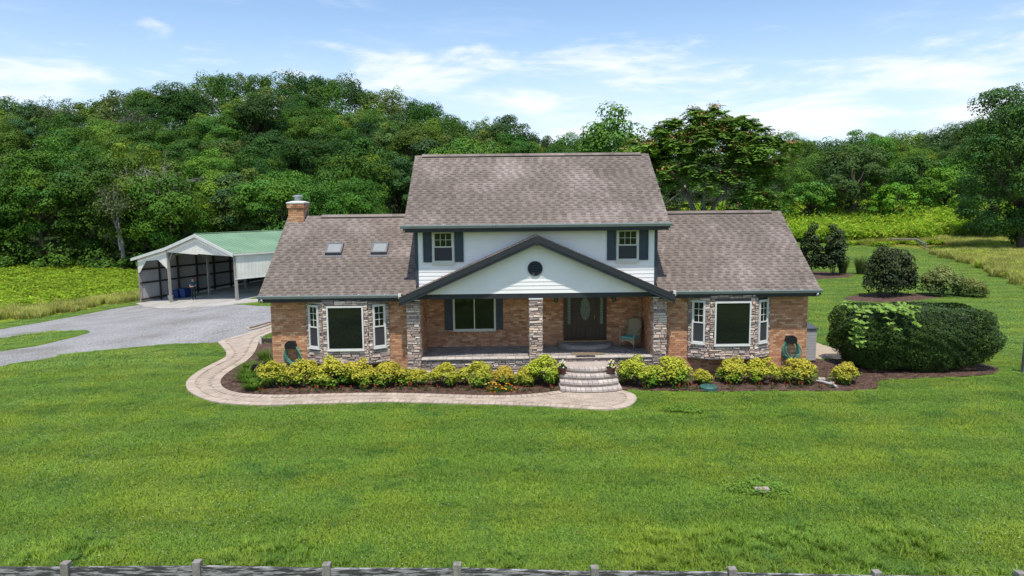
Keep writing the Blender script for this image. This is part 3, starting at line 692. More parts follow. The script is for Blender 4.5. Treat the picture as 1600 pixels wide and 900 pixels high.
# ---- porch: floor, ceiling, columns
m = MB(); m.box(PXL, PXR, -.24, PB, -.2, PF-.03); porch = m.build('porch_base', MT['stone_bed'], house)
mb = MB(); y = -.02; r = 0
while y < PB-.02:
    x = PXL-(.15 if r % 2 else 0)
    while x < PXR:
        a, b = max(x, PXL), min(x+.29, PXR); c = random.choice([(.30,.27,.245),(.26,.235,.215),(.34,.305,.275),(.23,.205,.19)])
        if b-a > .02: mb.box(a+.004, b-.004, y+.004, min(y+.145, PB)-.004, PF-.03, PF-.004+random.uniform(-.002, .002), c)
        x += .3
    y += .15; r += 1
mb.build('floor_pavers', MT['floorpave'], porch, kind='stuff')
x = PXL
while x < PXR-.02:
    w = min(.305, PXR-x); m = MB(); c = random.choice([(.47,.42,.37),(.43,.385,.34),(.50,.45,.40)]); m.box(x+.003, x+w-.003, -.33, -.022, PF-.035, PF+random.uniform(0, .003), c); m.build('coping_stone', MT['floorpave'], porch, bevel=.006); x += w
m = MB(); m.box(-4.44, 4.44, -.10, PB, 3.055, 3.09); m.build('porch_ceiling', mat('porch_ceiling', (.22, .20, .18), .7, .08), house)
STONES = []
SC = [(.50,.44,.40),(.42,.365,.335),(.33,.285,.27),(.56,.49,.43),(.25,.215,.205),(.50,.40,.335),(.62,.56,.50),(.30,.25,.235),(.42,.335,.305)]
def stone_face(part, O, u, n, L, z0, z1, holes=(), proud=.06, top=None):
    O, u, n = Vector(O), Vector(u), Vector(n); up = Vector((0,0,1)); z = z0
    while z < z1-.015:
        hh = random.uniform(.05, .115); zt = min(z+hh, z1)
        if z1-zt < .03: zt = z1
        x = -random.uniform(0, .12)
        while x < L:
            w = random.choice([random.uniform(.10, .2), random.uniform(.18, .34), random.uniform(.28, .46)]); segs = [(max(x, 0), min(x+w, L))]
            for hx0, hx1, hz0, hz1 in holes:
                if zt > hz0+.005 and z < hz1-.005:
                    ns = []
                    for a, b in segs:
                        if b <= hx0 or a >= hx1: ns.append((a, b)); continue
                        if a < hx0: ns.append((a, hx0))
                        if b > hx1: ns.append((hx1, b))
                    segs = ns
            for a, b in segs:
                if b-a < .035: continue
                c = random.choice(SC); k = random.uniform(.85, 1.15); c = tuple(q*k for q in c); d = random.uniform(.012, proud); j = lambda s=.014: random.uniform(-s, s)
                g = .005; za, zb = z+g, zt-g
                P = [O+u*(a+g)+up*za, O+u*(b-g)+up*za, O+u*(b-g)+up*zb, O+u*(a+g)+up*zb]
                e = min(.018, (b-a)*.2); ez = (zb-za)*.16
                Q = [O+u*(a+e+j())+up*(za+ez+j(.011))+n*(d+j(.008)), O+u*(b-e+j())+up*(za+ez+j(.011))+n*(d+j(.008)), O+u*(b-e+j())+up*(zb-ez*.6+j(.011))+n*(d+j(.010)-.006), O+u*(a+e+j())+up*(zb-ez*.6+j(.011))+n*(d+j(.010)-.006)]
                STONES.append(((b-a)*(zb-za)*(1.0 if n.y < -.3 else .05), part, P+Q, c))
            x += w
        z = zt
FQ = [(4,5,6,7),(0,1,5,4),(1,2,6,5),(2,3,7,6),(3,0,4,7)]
def finish_stones(limit=290):
    STONES.sort(key=lambda s: -s[0]); rest = {}
    for i, (a, part, V, c) in enumerate(STONES):
        if i < limit: m = MB(); m.add(V, FQ, c); m.build('stone', MT['stone'], part)
        else: rest.setdefault(part.name, (part, MB()))[1].add(V, FQ, c)
    for part, m in rest.values(): m.build('stonework', MT['stone'], part, kind='stuff')
CY0, CY1 = -.39, .06
for x0, x1, lab in ((-4.55, -4.12, 'left stacked stone porch column'), (-.25, .18, 'middle stacked stone porch column'), (4.12, 4.55, 'right stacked stone porch column')):
    m = MB(); m.box(x0, x1, CY0, CY1, -.1, 2.875); c = m.build('porch_column', MT['stone_bed'], house, label=lab)
    stone_face(c, (x0-.02, CY0, 0), (1,0,0), (0,-1,0), x1-x0+.04, 0, 2.86, proud=.045); stone_face(c, (x1, CY0, 0), (0,1,0), (1,0,0), CY1-CY0, 0, 2.86, proud=.035); stone_face(c, (x0, CY1, 0), (0,-1,0), (-1,0,0), CY1-CY0, 0, 2.86, proud=.035)
    m = MB(); m.box(x0-.03, x1+.03, CY0-.03, CY1+.03, 2.876, 2.918); m.build('column_cap', MT['white'], c)
stone_face(porch, (PXL, -.24, 0), (1,0,0), (0,-1,0), PXR-PXL, 0, PF-.038, proud=.05)
# ---- bay windows
def bay(cx, label):
    hw, fx, py = BHW, .80, -.42; z0, z1 = .68, 2.945
    P = [(cx-hw, 0), (cx-hw, -.03), (cx-fx, py), (cx+fx, py), (cx+hw, -.03), (cx+hw, 0)]
    Q = [(cx-hw+.02, .10), (cx-hw+.02, -.03), (cx-fx, py+.012), (cx+fx, py+.012), (cx+hw-.02, -.03), (cx+hw-.02, .10)]
    m = MB(); m.prism(Q, z0+.01, z1); b = m.build('bay', MT['stone_bed'], house, label=label)
    m = MB(); m.prism([(x, y-.04 if y < -.1 else y-.02) for x, y in P], z0-.03, z0); m.build('bay_ledge', MT['stone_bed'], b)
    def facet(p, q, win, style):
        p, q = Vector((*p, 0)), Vector((*q, 0)); u = (q-p); L = u.length; u.normalize(); n = Vector((u.y, -u.x, 0)); w0, w1, wz0, wz1 = win
        stone_face(b, p+n*.0, u, n, L, z0, z1, [(w0+.005, w1-.005, wz0, wz1)], proud=.05)
        window(b, p+u*w0+Vector((0,0,wz0))+n*.012, u, n, w1-w0, wz1-wz0, style, 'white', .055)
    L1 = math.hypot(hw-fx, py+.03)
    facet(P[1], P[2], (L1/2-.235, L1/2+.235, 1.21, 2.76), ('hung', 2, 3, .49)); facet(P[2], P[3], (fx-.64, fx+.64, 1.17, 2.73), ('picture',)); facet(P[3], P[4], (L1/2-.235, L1/2+.235, 1.21, 2.76), ('hung', 2, 3, .49))
bay(BL, 'left stone clad bay with a picture window between two narrow windows'); bay(BRX, 'right stone clad bay with a picture window between two narrow windows')
finish_stones()
# ---- front door with sidelights
DX0, DX1 = 1.13, 2.76; DZ = .96; DY = PB-.03
m = MB()
for a, b in ((DX0, DX0+.06), (DX1-.06, DX1), (1.46, 1.53), (2.36, 2.43)): m.box(a, b, DY-.07, PB+.02, DZ, 3.04)
m.box(DX0+.06, DX1-.06, DY-.068, PB+.02, 2.98, 3.04); dr = m.build('front_door', MT['door'], house, label='dark wood front door with oval leaded glass and two sidelights')
def panelled(x0, x1, nm, glass):
    m = MB(); m.box(x0, x1, DY-.03, PB+.01, DZ+.03, 2.98); p = m.build(nm, MT['door'], dr); cx = (x0+x1)/2
    if glass == 'oval':
        for r0, mt_, d0, d1, gn in ((1.0, 'door', .031, .052, 'oval_frame'), (.86, 'doorglass', .053, .058, 'oval_glass')):
            m = MB(); V = [(cx+.215*r0*math.cos(2*math.pi*k/40), 2.20+.50*r0*math.sin(2*math.pi*k/40)) for k in range(40)]; m.prism(V[::-1], DY-d1, DY-d0, fn=lambda a, b, c: (a, c, b)); m.build(gn, MT[mt_], p)
        m = MB()
        for s in (.35, .62): m.tube([(cx+.185*s*math.cos(t), DY-.060, 2.20+.43*s*math.sin(t)) for t in [2*math.pi*k/20 for k in range(20)]], .005, 4, closed=True)
        for t in range(8): m.bar((cx+.06*math.cos(t*.785), DY-.06, 2.2+.14*math.sin(t*.785)), (cx+.18*math.cos(t*.785), DY-.06, 2.2+.42*math.sin(t*.785)), .008, .006)
        m.build('leading', MT['lead'], p)
        for a, b in ((x0+.09, cx-.03), (cx+.03, x1-.09)):
            m = MB(); m.prism([(a, 1.12), (b, 1.12), (b, 1.50 if b < cx else 1.58), (a, 1.58 if b < cx else 1.50)], DY-.031, DY-.05, fn=lambda q, w, c: (q, c, w)); m.build('raised_panel', MT['door'], p, bevel=.008)
    else:
        m = MB(); m.box(x0+.08, x1-.08, DY-.045, DY-.031, 1.62, 2.86); m.build('sidelight_glass', MT['doorglass'], p)
        m = MB()
        for k in range(6): m.box(x0+.08, x1-.08, DY-.052, DY-.0455, 1.66+k*.22, 1.668+k*.22)
        m.box(cx-.004, cx+.004, DY-.053, DY-.0455, 1.62, 2.86); m.build('leading', MT['lead'], p)
        m = MB(); m.box(x0+.07, x1-.07, DY-.046, DY-.031, 1.10, 1.52); m.build('raised_panel', MT['door'], p, bevel=.008)
panelled(1.53, 2.36, 'door_leaf', 'oval'); panelled(DX0+.06, 1.46, 'sidelight', 'side'); panelled(2.43, DX1-.06, 'sidelight', 'side')
m = MB(); m.box(DX0, DX1, DY-.11, PB, DZ-.02, DZ+.018); m.build('threshold', MT['brass'], dr)
m = MB(); m.tube([(2.30, DY-.03, 1.98), (2.30, DY-.085, 1.96), (2.30, DY-.085, 1.80), (2.30, DY-.03, 1.78)], .012, 6); m.lathe([(.028,0),(.028,.012)], 10, (2.30, DY-.05, 2.06)); m.build('handle', MT['brass'], dr)
# curved stoop in front of the door
m = MB(); arc = lambda hw, d: [(1.94+hw*math.cos(math.pi+math.pi*k/20), PB-.05+d*math.sin(math.pi+math.pi*k/20)) for k in range(21)]
m.prism(arc(1.04, .80), PF-.01, DZ-.055); st = m.build('door_step', MT['joint'], house)
A = arc(1.08, .84); B = arc(.72, .46)
for k in range(0, 20, 2):
    c = random.choice([(.27,.25,.235),(.23,.21,.20),(.31,.285,.265)]); m = MB(); m.prism([A[k], A[k+2], B[k+2], B[k]], DZ-.055, DZ-.02, c); m.build('paver', MT['floorpave'], st, bevel=.006)
m = MB(); m.prism(B, DZ-.055, DZ-.024, (.24,.22,.21)); m.build('step_fill', MT['floorpave'], st)
for x in (.83, 3.02):
    m = MB(); m.box(x-.05, x+.05, PB-.03, PB-.012, 2.55, 2.85); m.tube([(x, PB-.03, 2.8), (x, PB-.12, 2.86), (x, PB-.17, 2.80)], .012, 6); m.lathe([(.09,.27),(.03,.33)], 6, (x, PB-.17, 2.48)); m.lathe([(.07,0),(.075,.02)], 6, (x, PB-.17, 2.47))
    for t in range(6): m.bar((x+.068*math.cos(t*1.047), PB-.17+.068*math.sin(t*1.047), 2.48), (x+.085*math.cos(t*1.047), PB-.17+.085*math.sin(t*1.047), 2.75), .008, .008)
    l = m.build('wall_lantern', MT['iron'], house); m = MB(); m.lathe([(.058,.02),(.075,.26)], 6, (x, PB-.17, 2.475)); m.build('lantern_glass', MT['doorglass'], l)
# ---- front steps
steps = thing('front_steps', 'curved paver front steps rising to the porch between flower pots', 'steps', (1.7, -1.8, 0))
def step(z, zb, xa, xb, yf, sag):
    xc, hw = (xa+xb)/2, (xb-xa)/2; fy = lambda x, o=0.: yf-o+sag*((x-xc)/hw)**2
    xs = [xa+(xb-xa)*k/24 for k in range(25)]; o = (-1.7, 1.8)
    sh = lambda P: [(x+o[0], y+o[1]) for x, y in P]
    m = MB(); m.prism(sh([(x, fy(x, -.045)) for x in xs]+[(xb, -.245), (xa, -.245)]), zb, z-.075); s = m.build('step', MT['joint'], steps)
    m = MB(); m.prism(sh([(x, fy(x, -.31)) for x in xs]+[(xb, -.246), (xa, -.246)]), z-.075, z-.006, (.42,.355,.31)); m.build('tread_fill', MT['paver'], s)
    x = xa
    while x < xb-.03:
        w = min(random.choice([.14, .17, .2, .15]), xb-x)
        if xb-x-w < .06: w = xb-x
        j = random.uniform(-.012, .012); c = random.choice([(.50,.44,.39),(.46,.40,.36),(.54,.475,.42),(.43,.37,.34)]); m = MB()
        m.prism(sh([(x+.004, fy(x)+j), (x+w-.004, fy(x+w)+j), (x+w-.004, fy(x+w, -.30)), (x+.004, fy(x, -.30))]), z-.085, z+random.uniform(-.003, .003), c); m.build('paver', MT['paver'], s, bevel=.010); x += w
step(.156, 0, .68, 2.72, -2.42, .24); step(.312, .06, .70, 2.66, -2.10, .26); step(.468, .2, .70, 2.66, -1.78, .28); step(.624, .35, .92, 2.60, -1.46, .26)
# ------------------------------------------------------------------ foliage makers
def nrm(a): return a/np.maximum(np.linalg.norm(a, axis=-1, keepdims=True), 1e-9)
def leaf_mesh(name, pos, nor, size, col, asp=.6, fold=.12, tang=None):
    n = len(pos); nor = nrm(nor)
    t = tang if tang is not None else rng.normal(size=(n, 3)); t = nrm(t-nor*np.sum(t*nor, 1, keepdims=True)); s = np.cross(nor, t)
    L = size[:, None]; W = L*asp
    V = np.stack([pos-t*L*.5, pos+s*W*.5+nor*L*fold, pos+t*L*.5, pos-s*W*.5+nor*L*fold], 1).reshape(-1, 3)
    b = np.arange(n)[:, None]*4; Fq = np.concatenate([b+np.array([[0, 1, 2]]), b+np.array([[0, 2, 3]])], 1).reshape(-1, 3)
    return np_mesh(name, V, Fq, np.repeat(col, 4, 0))
def dirs(n, up=0.0):
    d = nrm(rng.normal(size=(n, 3)))
    if up: d[:, 2] = np.where(rng.random(n) < up, np.abs(d[:, 2]), d[:, 2])
    return d
def crown_mesh(name, a, c, zc, ncl, nl, leaf, base, hue=.12, rcl=(.24, .38), shell=.62, up=.62, droop=0.1, flat=.9, taper=0., lobes=0):
    """clumped crown: ncl leaf clumps spread through an uneven ellipsoid (radius a, half height c, centre zc)"""
    d = dirs(ncl, .35); r = (shell+(1-shell)*rng.random(ncl)**.6)
    lum = 1+.16*np.sin(d[:, 0]*3+rng.random()*6)+.14*np.sin(d[:, 1]*4+d[:, 2]*3+rng.random()*6)
    C = d*r[:, None]*np.array([a, a, c])*lum[:, None]
    if taper: C[:, :2] *= (1-taper*np.clip(C[:, 2:]/c, -1, 1))
    C[:, 2] += zc; R = a*rng.uniform(*rcl, ncl)
    k = rng.integers(0, ncl, nl); dd = dirs(nl, up); rad = R[k]*(.72+.33*rng.random(nl)); P = C[k]+dd*rad[:, None]*np.array([1.15, 1.15, flat])
    nor = dd*1.0+nrm(P-np.array([0, 0, zc-c*.3]))*.45+np.array([0, 0, .18])+rng.normal(size=(nl, 3))*.27
    tone = (1+rng.normal(size=ncl)*hue)[k]*(1+rng.normal(size=nl)*.14); yel = (rng.normal(size=ncl)*.10)[k]
    col = np.clip(np.array(base)[None]*tone[:, None]*np.stack([1+yel*1.3, 1+yel*.4, 1-yel], 1), .003, .6)
    size = leaf*rng.uniform(.65, 1.3, nl)
    tang = np.column_stack([dd[:, 0], dd[:, 1], dd[:, 2]*.3-droop])+rng.normal(size=(nl, 3))*.5
    return leaf_mesh(name, P, nor, size, col, .62, .12, tang), C, R
def trunk_mesh(name, H, r, C, limbs=14, lean=0.):
    m = MB(); pts = [(lean*k*.5+random.uniform(-.06, .06)*k, random.uniform(-.08, .08)*k, H*k/6) for k in range(7)]
    m.tube(pts, [r*1.35]+[r*(1-.13*k) for k in range(1, 7)], 7)
    idx = list(range(len(C))); random.shuffle(idx)
    for i in idx[:limbs]:
        c = Vector(C[i]); z0 = min(max(.22*H, c.z*.55), H*.92); p0 = Vector(pts[min(6, int(z0/H*6))]); mid = (p0+c)/2+Vector((0, 0, -.05*H+random.uniform(0, .1)*H)); rr = r*.42
        m.tube([p0, mid, c], [rr, rr*.6, rr*.18], 5)
    me = bpy.data.meshes.new(name); me.from_pydata(m.v, [], m.f); me.polygons.foreach_set('use_smooth', [True]*len(me.polygons)); me.update(); return me
G1 = (.080, .160, .024); G2 = (.058, .124, .022); G3 = (.116, .204, .027); G4 = (.088, .138, .040)
def proto(i, H, a, c, zc, ncl, nl, leaf, base, **kw):
    cm, C, R = crown_mesh('crown_%d' % i, a, c, zc, ncl, nl, leaf, base, **kw); cm.materials.append(MT['leaf'])
    tm = trunk_mesh('trunk_%d' % i, zc+c*.45, a*.055+.06, C); tm.materials.append(MT['bark']); return tm, cm
PROT = [proto(0, 13, 5.2, 5.6, 8.0, 62, 16000, .33, G1), proto(1, 14, 4.4, 6.6, 8.2, 58, 15000, .32, G2), proto(2, 12, 5.8, 5.0, 7.2, 80, 18000, .33, G1, rcl=(.18, .32)),
        proto(3, 15, 5.0, 6.8, 8.8, 54, 17000, .34, G2, rcl=(.26, .42)), proto(4, 11, 4.6, 4.8, 6.6, 48, 14000, .30, G3), proto(5, 13, 5.4, 5.4, 7.6, 95, 17000, .28, G3, rcl=(.15, .27), shell=.5),
        proto(6, 14, 4.8, 6.2, 8.4, 66, 14000, .36, G4, rcl=(.18, .32)), proto(7, 12, 5.0, 5.6, 7.6, 70, 17000, .31, G1, droop=.5, rcl=(.18, .34))]
def plant_tree(k, x, y, s, tint, label, name='tree', cat='tree', group=None, sz=1.0, rz=None, sink=.3):
    t = thing(name, label, cat, (x, y, gz(x, y)-sink), random.uniform(0, 6.28) if rz is None else rz, group); t.scale = (s, s, s*sz)
    ob('trunk', PROT[k][0], None, t); c = ob('crown', PROT[k][1], None, t); c.color = (*tint, 1); return t
# ------------------------------------------------------------------ woods on the hills
FOREST = []
def in_view(x, y, z, m=60):
    px, py, d = proj((x, y, z)); return d > 5 and -m < px < 1600+m
def wood_spots():
    near, far = [], []
    def sow(out, n, p0, p1, d0, d1, sp, hill):
        grid = {}
        for _ in range(n):
            px = random.uniform(p0, p1); d = math.sqrt(random.uniform(d0*d0, d1*d1)); p = cam_point(px, 310, d); x, y = p[0], p[1]
            if hill and 560 < px and d < 112: continue
            i, j = int(x//sp), int(y//sp)
            if any((x-a)**2+(y-b)**2 < sp*sp for u in (-1, 0, 1) for v in (-1, 0, 1) for a, b in grid.get((i+u, j+v), ())): continue
            if hill and d > 165 and gz(x+(x-CAM_POS[0])*.06, y+(y-CAM_POS[1])*.06) < gz(x, y)-1.4: continue   # hidden back slope
            grid.setdefault((i, j), []).append((x, y)); out.append((x, y))
    sow(near, 2600, -70, 930, 94, 176, 7.6, True); sow(near, 700, -70, 640, 90.5, 94, 6.2, True); sow(near, 1200, 1235, 1670, 128, 188, 8.2, False)
    sow(far, 3000, -70, 940, 177, 240, 7.4, True); sow(far, 1500, 1260, 1670, 190, 262, 8.4, False)
    return near, far
TINTS = [((.92, 1.0, .9), 'mid green'), ((.60, .74, .80), 'deep green'), ((1.20, 1.10, .95), 'bright green'), ((.42, .54, .66), 'very dark green'), ((1.10, .98, 1.25), 'grey green'), ((1.42, 1.20, 1.0), 'yellow green')]
def plant_woods():
    near, far = wood_spots(); print('trees', len(near), len(far))
    for x, y in near:
        px, py, d = proj((x, y, gz(x, y)+8)); hill = px < 930
        up = gz(x, y)
        if hill: w = [5, 4, 3, 3 if up > 14 else 1, 2, .8 if up > 18 else 3]
        else: w = [5, 3, 4, 1.5, 2, 3]
        ti = random.choices(range(6), w)[0]; tint, tone = TINTS[ti]; k = random.uniform(.82, 1.16); tint = tuple(c*random.uniform(.9, 1.1) for c in tint)
        pk = random.choices(range(8), [3, 2, 3, 2, 2, 2, 2, 2])[0]; s = random.choice([random.uniform(.55, .75), random.uniform(.75, .95), random.uniform(.8, 1.0), random.uniform(.9, 1.15)])
        if not hill and d < 160: s *= .9
        FOREST.append([px, d, up, tone, pk, x, y, s, tuple(c*k for c in tint)])
    def sector(px):
        for lim, nm in ((110, 'at far left'), (215, 'left of the carport'), (330, 'above the carport front'), (440, 'above the carport roof'), (540, 'behind the chimney'), (650, 'above the skylights'), (800, 'behind left upper roof'), (930, 'behind right upper roof'),
                        (1110, 'behind the red-seeded tree'), (1230, 'right of the red-seeded tree'), (1330, 'above the upright yews'), (1440, 'above the old rail fence'), (1520, 'right of the old rail fence')):
            if px < lim: return nm
        return 'at far right'
    def band(px, d):
        if px < 930:
            for lim, nm in ((112, 'at the wood foot'), (138, 'low on the hill'), (165, 'halfway up the hill'), (195, 'high on the hill')):
                if d < lim: return nm
            return 'along the hill crest'
        for lim, nm in ((150, 'at the wood front'), (190, 'in the middle wood')):
            if d < lim: return nm
        return 'in the far wood'
    cells = {}
    for f in FOREST: cells.setdefault((f[3], band(f[0], f[1]), sector(f[0])), []).append(f)
    ordn = ['leftmost', 'second from left', 'third from left', 'fourth from left', 'fifth from left', 'sixth from left', 'seventh from left', 'eighth from left']
    for (tone, b, s), L in cells.items():
        L.sort(key=lambda f: f[0])
        for i, f in enumerate(L):
            lab = f'{tone} tree {b} {s}' + (f', {ordn[min(i, 7)]}' if len(L) > 1 else '')
            plant_tree(f[4], f[5], f[6], f[7], f[8], lab, group='trees of the wooded hills', sz=random.uniform(.92, 1.12))
    P = []; S = []; N = []; Cc = []                   # the crest wood behind those: one mass of crowns
    for x, y in far:
        k = 2200; sc = random.uniform(.7, 1.1); a, c = 4.7*sc, 5.4*sc; ncl = 34; d = dirs(ncl, .5); C = d*(.6+.4*rng.random((ncl, 1)))*np.array([a, a, c]); R = a*rng.uniform(.24, .4, ncl); j = rng.integers(0, ncl, k); dd = dirs(k, .5); q = C[j]+dd*R[j][:, None]*(.72+.33*rng.random((k, 1)))
        up = gz(x, y); tint = np.array(random.choices(TINTS, [5, 4, 3, 3 if up > 14 else 1, 2, 2])[0][0]); base = np.array(random.choice([G1, G2, G3, G4]))*tint
        tone = (1+rng.normal(size=ncl)*.13)[j]*(1+rng.normal(size=k)*.14); Cc.append(np.clip(base[None]*tone[:, None], .003, .6)); N.append(dd+nrm(q)*.45+np.array([0, 0, .18])+rng.normal(size=(k, 3))*.27); P.append(q+np.array([x, y, up+8.0*sc])); S.append(.46*rng.uniform(.65, 1.3, k))
    o = ob('crest_woods', leaf_mesh('crest_woods', np.concatenate(P), np.concatenate(N), np.concatenate(S), np.concatenate(Cc), .62), MT['leaf']); tag(o, 'mass of tree crowns topping the hills behind the nearer trees', 'woods', kind='stuff')
plant_woods()
def far_woods():
    """the hazy ridge beyond: too far to tell one crown from the next"""
    n = 0; C = []
    while len(C) < 900:
        px = random.uniform(600, 1700); d = random.uniform(270, 480); p = cam_point(px, 300, d); x, y = p[0], p[1]; z = gz(x, y)
        C.append((x, y, z+random.uniform(4, 9), random.uniform(3.5, 6.5)))
    C = np.array(C); nl = 60000; k = rng.integers(0, len(C), nl); dd = dirs(nl, .8); P = C[k, :3]+dd*C[k, 3:4]*np.array([1, 1, .95]); tone = (1+rng.normal(size=len(C))*.18)[k]*(1+rng.normal(size=nl)*.12)
    col = np.clip(np.array([.066, .13, .05])[None]*tone[:, None], .004, .5)
    me = leaf_mesh('far_woods', P, dd+np.array([0, 0, .4])+rng.normal(size=(nl, 3))*.3, 1.15*rng.uniform(.7, 1.3, nl), col, .8)
    o = ob('far_woods', me, MT['leaf']); tag(o, 'distant wooded ridge beyond the right side of the house', 'woods', kind='stuff')
far_woods()
def bushy_edge():
    """undergrowth along the foot of the woods"""
    P = []; N = 42000; C = []
    for i in range(420):
        px = random.uniform(-80, 1680); d = random.uniform(87.5, 92) if px < 640 else random.uniform(112, 128)
        p = cam_point(px, 310, d); C.append((p[0], p[1], gz(p[0], p[1])+random.uniform(.3, 1.8)*(1.6 if px < 640 and d > 90 else .8), random.uniform(.8, 1.7)*(1.2 if px < 640 and d > 90 else .7)))
    C = np.array(C); k = rng.integers(0, len(C), N); dd = dirs(N, .8); P = C[k, :3]+dd*C[k, 3:4]*np.array([1, 1, .9]); tone = (1+rng.normal(size=len(C))*.32)[k]*(1+rng.normal(size=N)*.12)
    col = np.clip(np.array([.060, .125, .016])[None]*tone[:, None], .004, .5)
    o = ob('undergrowth', leaf_mesh('undergrowth', P, dd+np.array([0, 0, .5])+rng.normal(size=(N, 3))*.3, .42*rng.uniform(.6, 1.3, N), col, .65), MT['leaf']); tag(o, 'tangled green undergrowth along the foot of the woods', 'undergrowth', kind='stuff')
bushy_edge()
# ---- bare and half-dead trees
def bare_tree(x, y, H, label, leaves=1500, seed=1):
    rs = random.Random(seed); m = MB(); tips = []
    def grow(p, d, L, r, lev):
        q = p+d*L+Vector((rs.uniform(-.1, .1), rs.uniform(-.1, .1), 0))*L; m.tube([p, (p+q)/2+Vector((rs.uniform(-.06, .06), rs.uniform(-.06, .06), 0))*L, q], [r, r*.8, r*.6], 5 if lev < 2 else 3)
        if lev >= 5: tips.append(q); return
        for k in range(3 if lev < 4 else 2):
            dd = (d*.75+Vector((rs.gauss(0, .62), rs.gauss(0, .62), rs.gauss(.05, .35)))).normalized(); grow(q if k else p+d*L*rs.uniform(.6, 1), dd, L*rs.uniform(.6, .82), r*.6, lev+1)
    grow(Vector((0, 0, 0)), Vector((.05, 0, 1)), H*.27, H*.022, 0)
    t = thing('bare_tree', label, 'tree', (x, y, gz(x, y)-.2), rs.uniform(0, 6)); m.build('trunk', MT['greybark'], t)
    T = np.array([[v.x, v.y, v.z] for v in tips]); k = rng.integers(0, len(T), leaves); P = T[k]+rng.normal(size=(leaves, 3))*.35; col = np.array([.10, .125, .05])[None]*(1+rng.normal(size=(leaves, 1))*.15)
    ob('crown', leaf_mesh('crown', P, dirs(leaves)+np.array([0, 0, .5]), .34*rng.uniform(.6, 1.3, leaves), col), MT['leaf'], t)
p = cam_point(185, 310, 88.5); bare_tree(p[0], p[1], 15, 'half dead grey tree with drooping bare branches left of the carport', 2600, 3)
p = cam_point(240, 310, 93); bare_tree(p[0], p[1], 19, 'bare silvery tree on the low hill above the carport front', 900, 8)
p = cam_point(15, 310, 135); bare_tree(p[0], p[1], 14, 'thin bare tree high at the left edge of the woods', 700, 5)
p = cam_point(215, 310, 170); bare_tree(p[0], p[1], 16, 'leafless tree poking above the hill left of the carport', 500, 13)
# ---- single trees behind the house
def hero(x, y, H, a, c, zc, ncl, nl, leaf, base, label, name='tree', limbs=26, rtrunk=None, **kw):
    cm, C, R = crown_mesh('crown', a, c, zc, ncl, nl, leaf, base, **kw); t = thing(name, label, 'tree', (x, y, gz(x, y)-.2)); tm = trunk_mesh('trunk', zc+c*.4, rtrunk or a*.05+.05, C, limbs)
    ob('trunk', tm, MT['bark'], t); cr = ob('crown', cm, MT['leaf'], t); return t, C, R
def ailanthus(x, y):
    """big tree of heaven: rosettes of long drooping fronds and red-brown seed clusters"""
    t = thing('tree_of_heaven', 'tall spreading tree with red-brown seed clusters behind the right roof', 'tree', (x, y, gz(x, y)-.2))
    cl = []
    for i in range(300):
        d = dirs(1, .45)[0]; r = .45+.55*random.random()**.45; q = d*r*np.array([7.4, 6.0, 5.9]); q[2] += 8.6
        if q[2] < 3: q[2] = 3+random.random()*2
        wid = 1.12 if q[2] < 9.5 else max(.5, 1.12-((q[2]-9.5)/6.6)**2); q[0] = q[0]*wid+(.4 if q[2] > 10 else 0); cl.append(q)
    cl = np.array(cl); nf = 20; n = len(cl)*nf; k = np.repeat(np.arange(len(cl)), nf); az = rng.random(n)*6.283; el = rng.uniform(-.5, .8, n)
    D = np.column_stack([np.cos(az)*np.cos(el), np.sin(az)*np.cos(el), np.sin(el)]); Lf = rng.uniform(.55, 1.05, n); tone = (1+rng.normal(size=len(cl))*.18)[k]*(1+rng.normal(size=n)*.1)
    base = np.array([.128, .235, .034]); P = []; T = []; N = []; S = []; Cc = []
    for j in range(6):                                # leaflets in pairs along each arching frond
        s = (j+1)/6.5; q = cl[k]+D*(Lf*s*1.25)[:, None]; q[:, 2] -= (s**2)*.55*Lf; side = np.cross(D, np.array([0, 0, 1.])); side = nrm(side)
        for sg in (-1, 1):
            P.append(q+side*sg*.13); T.append(side*sg+D*.35-np.array([0, 0, .35])); N.append(np.tile([0, 0, 1.], (n, 1))+D*.3+rng.normal(size=(n, 3))*.2); S.append(np.full(n, .40)*rng.uniform(.75, 1.2, n)); Cc.append(base[None]*tone[:, None])
    ob('crown', leaf_mesh('crown', np.concatenate(P), np.concatenate(N), np.concatenate(S), np.concatenate(Cc), .42, .05, np.concatenate(T)), MT['leaf'], t)
    m = 4200; sel = rng.integers(0, len(cl), 150); k = rng.choice(sel, m); P = cl[k]+rng.normal(size=(m, 3))*np.array([.34, .34, .16])+np.array([0, 0, .28])
    col = np.array([.42, .20, .09])[None]*(1+rng.normal(size=(m, 1))*.22); ob('seed_clusters', leaf_mesh('seed_clusters', P, dirs(m)+np.array([0, 0, .6]), .17*rng.uniform(.7, 1.4, m), np.clip(col, .01, .6), .7), MT['leaf'], t)
    mb = MB(); mb.tube([(0, 0, 0), (.1, 0, 2.2), (.05, .1, 4.2)], [.38, .32, .27], 8)
    for i in range(7):
        a = i*.9+random.random()*.4; q = Vector((math.cos(a)*2.1, math.sin(a)*1.9, 7.2+random.random()*1.4)); mb.tube([(.05, .1, 3.2+.15*i), (q*.45+Vector((0, 0, 2.2))), q], [.2, .14, .10], 6)
        near = sorted(range(len(cl)), key=lambda j: (Vector(cl[j])-q).length)[:11]
        for j in near: c = Vector(cl[j]); mb.tube([q, (q+c)/2+Vector((0, 0, .2)), c], [.07, .045, .015], 4)
    mb.build('trunk', MT['greybark'], t, smooth=True); return t
p = cam_point(1098, 300, 63); ailanthus(p[0], p[1])
p = cam_point(962, 300, 74); hero(p[0], p[1], 15, 4.2, 5.6, 9.4, 90, 12000, .32, (0.109, 0.225, 0.035), 'airy light green tree rising behind the upper roof ridge', rcl=(.16, .28), up=.4, taper=.12)
